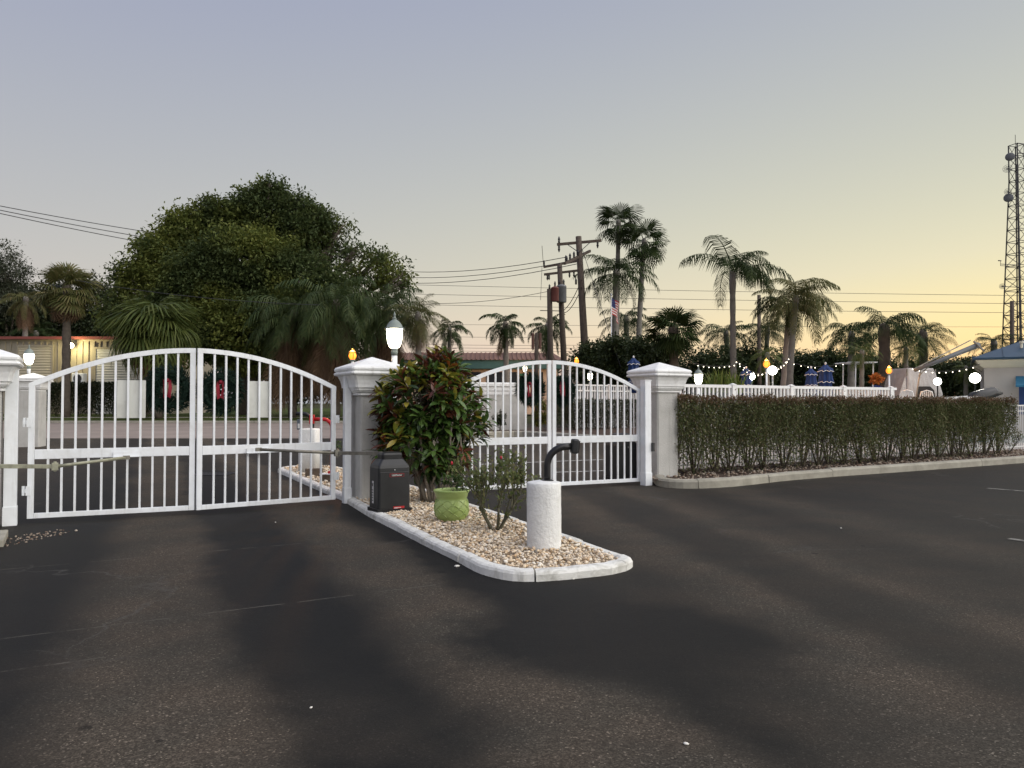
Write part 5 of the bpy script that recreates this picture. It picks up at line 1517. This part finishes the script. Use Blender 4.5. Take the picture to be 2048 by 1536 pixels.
palm_px('small yellow-green palm left of the pool house', 1930, 1932, 738, 42, 34, 'feather', PALM_L, 16, trunk_r=(.12, .1), seed=21, elev=(85, -50))
# --- left side
palm_px('cabbage palm with round yellow-green head at the left', 132, 134, 578, 65, 66, 'fan', PALM_Y, 46, z0=.38, trunk_r=(.34, .30), tmat=TRUNKD, seed=22, elev=(88, -60), dead=10)
palm_px('broad weeping fan palm in front of the big tree', 318, 312, 660, 62, 96, 'weepfan', PALM_L, 42, z0=.3, trunk_r=(.3, .25), tmat=TRUNKD, seed=23, elev=(70, -45), dead=5)
palm_px('dark palm with brown hanging skirt, left of the three before the big tree', 585, 588, 632, 64, 130, 'queen', PALM_D, 24, z0=.35, trunk_r=(.36, .3), tmat=TRUNKD, seed=24, elev=(82, -35), dead=26)
palm_px('dark palm with brown hanging skirt, middle of the three before the big tree', 672, 672, 612, 63, 140, 'queen', PALM_D, 26, z0=.35, trunk_r=(.36, .3), tmat=TRUNKD, seed=25, elev=(82, -35), dead=30)
palm_px('dark palm with brown hanging skirt, right of the three behind the tall lantern', 775, 775, 622, 64, 128, 'queen', PALM_D, 24, z0=.35, trunk_r=(.36, .3), tmat=TRUNKD, seed=26, elev=(82, -35), dead=22)
palm_px('olive palm standing clear at the right end of the big tree', 838, 836, 632, 60, 66, 'feather', PALM_Y, 26, z0=.3, trunk_r=(.26, .2), seed=27, elev=(85, -60), dead=6)
palm_px('stub of a pale palm trunk with few fronds near the left edge', 47, 52, 600, 90, 56, 'coconut', PALM_Y, 14, z0=.4, trunk_r=(.36, .26), tmat=TRUNK, seed=28, elev=(75, -60), dead=14)
palm_px('low feather palm behind the roof of the cream building', 70, 72, 668, 98, 50, 'feather', PALM_G, 18, z0=.4, trunk_r=(.3, .25), seed=29)

# --- broad-leaved trees
def crown_leaves(lobes, n, leaf, seed, clump=.9, shell=.55, gap=.0, per=46, dens=None):
    """lobes: (centre, radii); leaves in many clumps through the crown's volume"""
    r = np.random.default_rng(seed)
    vol = np.array([rad[0] * rad[1] * rad[2] for _, rad in lobes]) ** .7 * np.array([dens(c) if dens else 1.0 for c, _ in lobes])
    nl = r.multinomial(n // per, vol / vol.sum())
    P, D = [], []
    for (c, rad), m in zip(lobes, nl):
        d = r.normal(size=(m, 3)); d /= np.linalg.norm(d, axis=1)[:, None]
        k = r.uniform(shell, 1.03, m) ** .8
        cc = np.array(c) + d * np.array(rad) * (k * (1 + .10 * r.normal(size=m)))[:, None]
        sz = clump * r.uniform(.5, 1.25, m)
        dq = r.normal(size=(m, per, 3)); dq /= np.linalg.norm(dq, axis=2)[..., None]; dq *= (1.5 * r.uniform(0, 1, (m, per)) ** .45)[..., None]
        q = cc[:, None, :] + dq * sz[:, None, None] * np.array([1, 1, .62])
        out = d[:, None, :] * .8 + r.normal(size=(m, per, 3)) * .8 + np.array([0, 0, -.35])
        P.append(q.reshape(-1, 3)); D.append(out.reshape(-1, 3))
    P, D = np.vstack(P), np.vstack(D)
    V, Fc = scatter(LEAF_V, LEAF_F, P, frames(D, r.uniform(-1, 1, len(P))), r.uniform(leaf * .65, leaf * 1.3, len(P)))
    return mesh_arrays('crown', V, Fc)
def tree(label, base, lobes, n, leaf, mat, seed, trunk_r=.5, clump=.9, shell=.55, bark=BARK, name='tree', cat='tree', dens=None):
    base = Vector(base)
    t = thing(name, label, cat, base)
    rel = [((c[0] - base.x, c[1] - base.y, c[2] - base.z), rad) for c, rad in lobes]
    tag(link('crown', crown_leaves(rel, n, leaf, seed, clump, shell, dens=dens), mat, t), kind='stuff')
    rr = random.Random(seed); mb = MB()
    zmin = min(c[2] for c, rad in rel)
    fork = Vector((0, 0, max(.6, zmin * .45)))
    mb.tube([(0, 0, -.1), fork * .5 + Vector((trunk_r * .2, 0, 0)), fork], [trunk_r * 1.25, trunk_r, trunk_r * .9], 9)
    for c, rad in rel:
        c = Vector(c); mid_ = fork.lerp(c, .5) + Vector((rr.uniform(-.3, .3), rr.uniform(-.3, .3), .2))
        mb.tube([fork - Vector((0, 0, .1)), mid_, c], [trunk_r * .6, trunk_r * .38, trunk_r * .15], 7)
        for _ in range(7):
            d = Vector((rr.gauss(0, 1), rr.gauss(0, 1), rr.gauss(.2, .8))).normalized()
            e = c + Vector((d.x * rad[0], d.y * rad[1], d.z * rad[2])) * .92
            s0 = mid_.lerp(c, rr.uniform(.3, 1))
            mb.tube([s0, s0.lerp(e, .5) + Vector((0, 0, rr.uniform(-.2, .3))), e], [trunk_r * .16, trunk_r * .09, trunk_r * .03], 5)
    mb.build('trunk', bark, t, True)
    return t
def lobe(px, py, d, rpx, rpy, depth=1.0):
    c = W(px, py, d); k = m_px(d)
    return (tuple(c), (rpx * k, rpx * k * depth, rpy * k))
FIC = leafy('ficus_leaf', [(.038, .058, .021), (.062, .086, .030), (.088, .112, .040)], .6, .34, patch=[(.085, .11, .026), (.135, .16, .036), (.19, .20, .05)], patch_scale=.2)
d0 = 76
b = W(500, 800, d0)
tree('huge dark broad-leaved tree behind the palms at the left of the picture', (b.x, b.y, .4),
     [lobe(540, 432, d0, 58, 58, .8), lobe(465, 455, d0, 60, 52, .8), lobe(392, 480, d0 - 1, 55, 50, .8), lobe(330, 525, d0 - 2, 50, 52, .8), lobe(283, 570, d0 - 2, 36, 48, .8), lobe(606, 470, d0 - 1, 50, 50, .8), lobe(668, 500, d0, 32, 34, .7), lobe(732, 545, d0 - 1, 42, 34, .7), lobe(782, 552, d0, 30, 38, .7),
      *[lobe(x_, y_, d0 - 1, r_, q_, 1.0) for x_, y_, r_, q_ in ((505, 398, 22, 20), (430, 418, 24, 18), (365, 442, 22, 18), (300, 492, 20, 16), (590, 412, 24, 20), (636, 436, 18, 16), (682, 452, 14, 18), (715, 500, 14, 14), (760, 515, 20, 16), (806, 562, 14, 20), (255, 548, 16, 22), (545, 374, 17, 14), (330, 470, 16, 14))],
      lobe(500, 530, d0 - 4, 100, 70, .6), lobe(410, 570, d0 - 4, 90, 70, .6), lobe(605, 575, d0 - 4, 90, 62, .5), lobe(235, 625, d0 - 2, 28, 38, .7), lobe(360, 650, d0 - 4, 100, 70, .5), lobe(520, 660, d0 - 5, 130, 80, .5), lobe(690, 650, d0 - 2, 105, 60, .5)],
     165000, .36, FIC, 101, 1.1, 1.1, .62, dens=lambda c: .42 if c[0] > 7.5 and c[2] > 8.5 else 1.0)
GRY = leafy('grey_green_leaf', [(.035, .045, .028), (.055, .065, .04), (.08, .085, .055)], .6, .25)
b = W(15, 800, 105)
tree('tall grey-green tree against the sky at the left edge', (b.x, b.y, .4), [lobe(10, 540, 105, 42, 58), lobe(-40, 560, 105, 50, 60), lobe(30, 600, 105, 45, 40)], 15000, .34, GRY, 102, .4, 1.0, .35)
DRK = leafy('dark_leaf', [(.018, .028, .014), (.030, .040, .018), (.045, .055, .024)], .5, .22)
for i, (cx_, cy_, rx_, ry_, lab) in enumerate(((95, 620, 55, 60, 'dark tree behind the cabbage palm above the cream roof'), (190, 620, 55, 65, 'dark tree between the cabbage palm and the huge tree'), (20, 650, 60, 40, 'low dark tree over the roof at the left edge'))):
    b = W(cx_, 800, 108)
    tree(lab, (b.x, b.y, .4), [lobe(cx_, cy_, 108, rx_, ry_), lobe(cx_ + 20, cy_ + 40, 108, rx_, ry_ * .7)], 13000, .45, DRK, 110 + i, .4, 1.1, .3)
# trees round the pool and behind it
POOLT = leafy('pool_tree_leaf', [(.022, .036, .014), (.036, .052, .020), (.055, .068, .028)], .5, .25)
spec = [((1195, 715, 42, 38, 56), 'dark dense tree under the tall fan palms, behind the leaning pole'), ((1250, 710, 44, 42, 52), 'dark rounded tree left of the right pillar'), ((1300, 712, 40, 40, 50), 'dark rounded tree directly above the right pillar cap'),
        ((1420, 733, 52, 40, 58), 'dark green tree behind the spiky plants'), ((1500, 728, 50, 44, 60), 'dark green tree behind the orange lamp'), ((1590, 735, 48, 38, 66), 'low dark tree between the closed parasols and the bushy palm'), ((1660, 734, 50, 40, 64), 'low dark tree behind the larger parasol'),
        ((1740, 738, 45, 34, 60), 'dark tree behind the boat with the white frame'), ((1840, 745, 46, 32, 70), 'low olive tree behind the covered boat'), ((1895, 748, 46, 32, 66), 'olive tree behind the two right hand globe lamps'), ((1950, 745, 40, 34, 64), 'dark olive tree left of the pool house roof')]
for i, ((cx_, cy_, rx_, ry_, d_), lab) in enumerate(spec):
    b = W(cx_, 800, d_)
    tree(lab, (b.x, b.y, 0), [lobe(cx_ - rx_ * .3, cy_ + 5, d_, rx_ * .8, ry_), lobe(cx_ + rx_ * .4, cy_, d_, rx_ * .75, ry_ * .9), lobe(cx_, cy_ + 30, d_, rx_, ry_ * .9)], 13000, .24, POOLT, 130 + i, .22, .55, .25)
# far wood on the horizon
r_ = np.random.default_rng(200)
lob = []
for i in range(82):
    px = -120 + i * 27; h_ = r_.uniform(14, 30)
    lob.append(lobe(px, 788 - h_, 170, 26, h_ + 18))
tag(link('far_wood', crown_leaves(lob, 70000, .8, 201, 1.6, .2), DRK), 'far strip of dark woodland along the horizon', 'woodland', kind='stuff')
# hedges and shrubs beyond the gates
HD_M = leafy('dark_hedge_leaf', [(.014, .022, .010), (.026, .036, .014), (.042, .05, .02)], .5, .22)
h0 = W(40, 800, 68); h0.z = 0
hedge('tall_hedge', 'dark tall hedge in front of the cream building across the street', h0, Vector((1, 0, 0)), W(312, 800, 68).x - h0.x, 1.6, .4, 3.35, 26000, .17, 5, False, HD_M, HD_M, 12)
h0 = W(60, 800, 66.5); h0.z = 0
h1 = W(1098, 800, 37.5); h1.z = 0
hedge('clipped_hedge', 'dark clipped hedge behind the bars of the far gate', h1, (W(1340, 800, 43.5) - h1).normalized(), 9.5, 1.1, .22, 1.72, 30000, .07, 6, False, HD_M, HD_M, 12)
def small_shrub(px, py, d, rpx, rpy, mat, label, seed, leaf=.10, n=2200, zb=.22):
    b = W(px, 800, d)
    tree(label, (b.x, b.y, zb), [lobe(px, py, d, rpx, rpy)], n, leaf, mat, seed, .03, .14, .2, BARK, 'shrub', 'shrub')
small_shrub(1000, 836, 36.2, 13, 17, HD_M, 'small dark shrub against the grey garden wall', 300, .09, 900)
small_shrub(1083, 826, 36.4, 15, 30, leafy('yellow_croton_leaf', [(.06, .08, .02), (.12, .13, .025), (.16, .12, .03)], .45, .3), 'yellow-green shrub at the corner of the garden wall', 301, .11, 1600)
small_shrub(1752, 757, 36.5, 9, 8, leafy('orange_leaf', [(.35, .12, .03), (.5, .2, .05), (.3, .07, .03)], .6, .3), 'small orange shrub above the blue boat cover', 302, .12, 700, 1.05)  # leaves coloured orange throughout

# ================================================================== POLES, WIRES, TOWER, FLAG
def pole(label, pxb, pxt, pyt, d, r0, r1, name='utility_pole'):
    b = W(pxb, 800, d); b.z = 0; tp = W(pxt, pyt, d)
    t = thing(name, label, 'utility pole', b)
    v = tp - b
    MB().tube([(0, 0, 0), v * .5, v], [r0, (r0 + r1) / 2, r1], 10).build('pole_shaft', WOODP, t, True)
    return t, b
def crossarm(t, b, pa, pb, da, db=None, w=.16):
    a, c = W(*pa, da) - b, W(*pb, db or da) - b
    MB().bar(a, c, w, w * 1.2).build('crossarm', WOODP, t)
    return a, c
def insul(t, p, h=.35, down=False):
    s_ = -1 if down else 1
    MB().lathe([(.05, 0), (.10, .06 * s_), (.05, .1 * s_), (.10, .16 * s_), (.05, .2 * s_), (.10, .26 * s_), (.03, h * s_)], 8, p).build('insulator', DARKM, t)
tA, bA = pole('tall leaning timber utility pole with two crossarms, nearest of the group', 1178, 1157, 473, 58, .33, .22)
a, c = crossarm(tA, bA, (1114, 489), (1203, 481), 58)
for k_, dn in ((a, False), (a, True), (c, True)): insul(tA, k_ + Vector((.15 if k_ is a else -.3, -.05, .1 if not dn else -.1)), .5, dn)
MB().bar(W(1135, 489, 57.8) - bA, W(1158, 505, 57.8) - bA, .05).build('brace', DARKM, tA); MB().bar(W(1180, 485, 57.8) - bA, W(1158, 505, 57.8) - bA, .05).build('brace', DARKM, tA)
a, c = crossarm(tA, bA, (1129, 527), (1180, 502), 55, 60.5)
for u in (.05, .2, .35, .5): insul(tA, a.lerp(c, u) + Vector((0, 0, .1)), .45)
insul(tA, W(1152, 569, 57.6) - bA, .45)
tB, bB = pole('middle timber utility pole carrying a grey transformer can', 1133, 1119, 527, 68, .30, .22)
a, c = crossarm(tB, bB, (1087, 534), (1154, 522), 68); insul(tB, a + Vector((.05, 0, .1)), .5); insul(tB, c - Vector((.1, 0, .1)), .5); insul(tB, a.lerp(c, .7) + Vector((0, 0, .1)), .5)
a, c = crossarm(tB, bB, (1088, 549), (1156, 541), 68)
for u in (.1, .15, .75, .88): insul(tB, a.lerp(c, u) - Vector((0, 0, .1)), .45, True)
cc = W(1123, 588, 67.4) - bB
MB().lathe([(.40, -.75), (.44, -.7), (.44, .6), (.46, .62), (.40, .75), (.1, .85)], 16, cc).build('transformer', surf('grey_transformer', (.17, .18, .19), .5, .1), tB, True)
for dx in (-.2, .2): insul(tB, cc + Vector((dx, 0, .8)), .5)
tC, bC = pole('shortest timber pole with a rusty red transformer can', 1103, 1099, 578, 66, .27, .22)
cc = W(1110, 589, 65.8) - bC
MB().lathe([(.32, -.6), (.34, -.55), (.34, .5), (.36, .52), (.3, .62), (.1, .7)], 14, cc).build('transformer', surf('rusty_transformer', (.16, .055, .045), .6, .2), tC, True)
insul(tC, cc + Vector((0, 0, .65)), .5); insul(tC, W(1099, 578, 66) - bC, .4)
MB().bar(W(1080, 621, 66) - bC, W(1124, 622, 66) - bC, .06).build('crossarm', DARKM, tC)
tD, bD = pole('plain dark pole beside the windblown palm', 1519, 1518, 590, 55, .16, .13)
MB().bar(W(1514, 619, 55) - bD, W(1523, 619, 55) - bD, .1).build('crossarm', WOODP, tD)
tE, bE = pole('thin plain pole left of the flag, above the far gate', 1073, 1073, 666, 60, .16, .14)
for dx in (-.28, .28): MB().lathe([(.11, -1.2), (.11, 0), (.03, .05)], 8, W(1073, 690, 60) - bE + Vector((dx, 0, .9))).build('fuse_box', surf('rusty_box%d' % (dx > 0), (.12, .06, .045), .7, .2), tE)
tF, bF = pole('dark pole in front of the lattice tower', 2024, 2024, 602, 100, .28, .24)
for yy in (622, 645): MB().bar(W(2018, yy, 100) - bF, W(2030, yy - 2, 100) - bF, .14).build('crossarm', WOODP, tF)
def wire(a, b, sag, label, r=.022, n=18):
    a, b = W(*a), W(*b)
    o = MB().tube([a.lerp(b, i / n) - a - Vector((0, 0, 4 * sag * (i / n) * (1 - i / n))) for i in range(n + 1)], r, 5, False).build('power_line', WIREM)
    o.location = a
    return tag(o, label, 'wire', 'overhead wires')
for k_, (y0_, y1_, y2_, y3_) in enumerate(((404, 500, 532, 514), (412, 515, 545, 521), (418, 530, 565, 527))):
    nm = ('uppermost', 'middle', 'lowest')[k_]
    wire((-40, y0_, 62), (600, y1_, 98), .5, nm + ' of the three wires running from the left edge into the huge tree', .035)
    wire((600, y1_, 98), (1134 + 12 * k_, y3_, 58), 1.9, nm + ' of the three sagging wires between the huge tree and the nearest pole', .028)
wire((150, 560, 60), (640, 610, 56), .35, 'single pale wire crossing in front of the huge tree', .022)
for k_, (yl, yr, lab) in enumerate(((543, 592, 'top'), (563, 608, 'middle'), (586, 626, 'bottom'))):
    wire((-60, yl, 140), (2120, yr, 125), .6, lab + ' of the three long straight wires crossing the whole sky', .035, 30)
wire((-60, 640, 150), (2120, 654, 150), 0.3, 'faint wire just above the far palms', .03, 20)
for k_, (ya, yb) in enumerate(((688, 684), (694, 690), (672, 668), (700, 697))):
    wire((820, ya, 130), (1420, yb, 130), .4, ('second', 'third', 'top', 'lowest')[k_] + ' of the four low wires above the peach building', .03, 14)
wire((860, 607, 70), (1100, 582, 66), .3, 'service wire rising to the rusty transformer', .022)
wire((1084, 492, 58), (1087, 534, 68), 0, 'jumper wire between the nearest pole and the middle pole', .02, 6)
wire((1163, 560, 57.6), (1128, 620, 66), .3, 'slack cable between the nearest pole and the middle pole', .03, 10)
wire((1163, 575, 57.6), (1128, 626, 66), .4, 'lower slack cable between the nearest pole and the middle pole', .03, 10)
wire((1165, 500, 58), (1245, 745, 50), 0, 'guy wire slanting down right of the nearest pole', .02, 6)
wire((1084, 534, 68), (1081, 600, 66), .1, 'drop wire hanging left of the middle pole', .02, 6)

# lattice tower
b = W(2041, 800, 120); b.z = 0
t = thing('lattice_tower', 'tall steel lattice radio tower at the right edge', 'tower', b, R(18))
HT = W(2036, 290, 120).z
def leg(i, z):
    w_ = 2.55 + (.95 - 2.55) * min(1, z / (HT * .86)) if z < HT * .86 else .95
    sx, sy = ((-1, -1), (1, -1), (1, 1), (-1, 1))[i]
    return Vector((sx * w_ * .78, sy * w_ * .78, z))
NB = 22
zs_ = [HT * i / NB for i in range(NB + 1)]
for i in range(4):
    MB().tube([leg(i, z_) for z_ in zs_], .10, 5).build('leg', DARKM, t)
for k_ in range(NB):
    mb = MB()
    for i in range(4):
        j = (i + 1) % 4
        mb.tube([leg(i, zs_[k_ + 1]), leg(j, zs_[k_ + 1])], .055, 4)
        if k_ % 2: mb.tube([leg(i, zs_[k_]), leg(j, zs_[k_ + 1])], .05, 4)
        else: mb.tube([leg(j, zs_[k_]), leg(i, zs_[k_ + 1])], .05, 4)
        if k_ < 8: mb.tube([(leg(i, zs_[k_]) + leg(j, zs_[k_])) / 2, leg(i, zs_[k_ + 1])], .04, 4); mb.tube([(leg(i, zs_[k_]) + leg(j, zs_[k_])) / 2, leg(j, zs_[k_ + 1])], .04, 4)
    mb.build('lattice_bay', DARKM, t)
MB().tube([(.3, .1, 0), (.3, .1, HT * .93)], .14, 6).build('cable_ladder', GALV, t)
MB().tube([(-.2, 0, HT), (-.2, 0, HT + 1.6)], .04, 5).build('top_rod', DARKM, t)
MB().box((.3, -.9, HT - .1), (2.4, .12, .12)).build('top_arm', DARKM, t); MB().box((.7, -.9, HT - 1.6), (2.6, .12, .12)).build('top_arm', DARKM, t)
DISH = surf('dish_grey', (.11, .115, .12), .5, .1)
inv = (Matrix.Translation(b) @ Matrix.Rotation(R(18), 4, 'Z')).inverted()
for px, py, r_d, solid in ((2020, 314, .66, True), (2017, 396, .68, True), (2015, 338, .62, False), (2016, 384, .5, False), (2005, 573, .42, False)):
    c = inv @ (W(px, py, 117.5)); lg = leg(0, c.z)
    ax_ = (inv.to_3x3() @ Vector((-.55, -.8, .1))).normalized(); s1 = ax_.orthogonal().normalized(); s2 = ax_.cross(s1)
    if solid:
        MB().loft([[c + ax_ * k2 + (s1 * math.cos(j / 20 * 6.2832) + s2 * math.sin(j / 20 * 6.2832)) * r_d * k1 for j in range(20)] for k1, k2 in ((.05, -.28), (.6, -.2), (.95, -.02), (1, .1), (.9, .14), (.05, .2))]).build('dish', DISH, t, True)
    else:
        gm = MB()
        for kk in (1, .66, .33): gm.tube([c + (s1 * math.cos(j / 16 * 6.2832) + s2 * math.sin(j / 16 * 6.2832)) * r_d * kk + ax_ * (kk * kk * .2) for j in range(17)], .022, 4)
        for j in range(6):
            a_ = j / 6 * 3.1416; dd = (s1 * math.cos(a_) + s2 * math.sin(a_)) * r_d
            gm.tube([c + dd + ax_ * .2, c, c - dd + ax_ * .2], .02, 4)
        gm.build('grid_dish', DISH, t)
    MB().tube([c, lg], .06, 5).build('dish_mount', DARKM, t)
c = inv @ W(2001, 528, 117.5); lg = leg(0, c.z)
am = MB(); am.tube([c + Vector((0, 0, -.3)), c + Vector((0, 0, .5))], .04, 4); am.tube([c, lg], .05, 4); am.tube([c - Vector((0, 0, .25)), lg - Vector((0, 0, .25))], .04, 4); am.box(c + Vector((-.15, 0, .5)), (.6, .1, .14)); am.build('side_antenna', DARKM, t)

# flag
p = W(1223, 800, 56); fz = W(1223, 600, 56).z
t = thing('flag', 'striped flag drooping on a white pole among the palms', 'flag', (p.x, p.y, 0), R(50))
MB().tube([(0, 0, 0), (0, 0, fz + .35)], [.06, .04], 8).build('pole', WHITE, t)
MB().sphere((0, 0, fz + .4), .08, 8, 6).build('finial', WHITE, t)
FR_, FW_, FB_ = surf('flag_red', (.38, .02, .03), .8, .1), surf('flag_white', (.6, .58, .55), .8, .05), surf('flag_blue', (.02, .03, .12), .8, .1)
Hf, Lf = 1.25, 1.75
def fp(u, v):   # drooping cloth
    return (.05 + u * Lf * .62, .16 * math.sin(u * 7 + v * 2) * (u + .2), fz + .25 - v * Hf - u * u * .75 - .06 * math.sin(u * 5))
for s_ in range(13):
    u0 = .42 if s_ < 7 else 0
    rings = [[fp(u0 + (1 - u0) * i / 8, s_ / 13), fp(u0 + (1 - u0) * i / 8, (s_ + 1) / 13)] for i in range(9)]
    MB().loft(rings, cap=False, close=False).build('stripe', FR_ if s_ % 2 == 0 else FW_, t)
MB().loft([[fp(.42 * i / 4, 0), fp(.42 * i / 4, 7 / 13)] for i in range(5)], cap=False, close=False).build('canton', FB_, t)
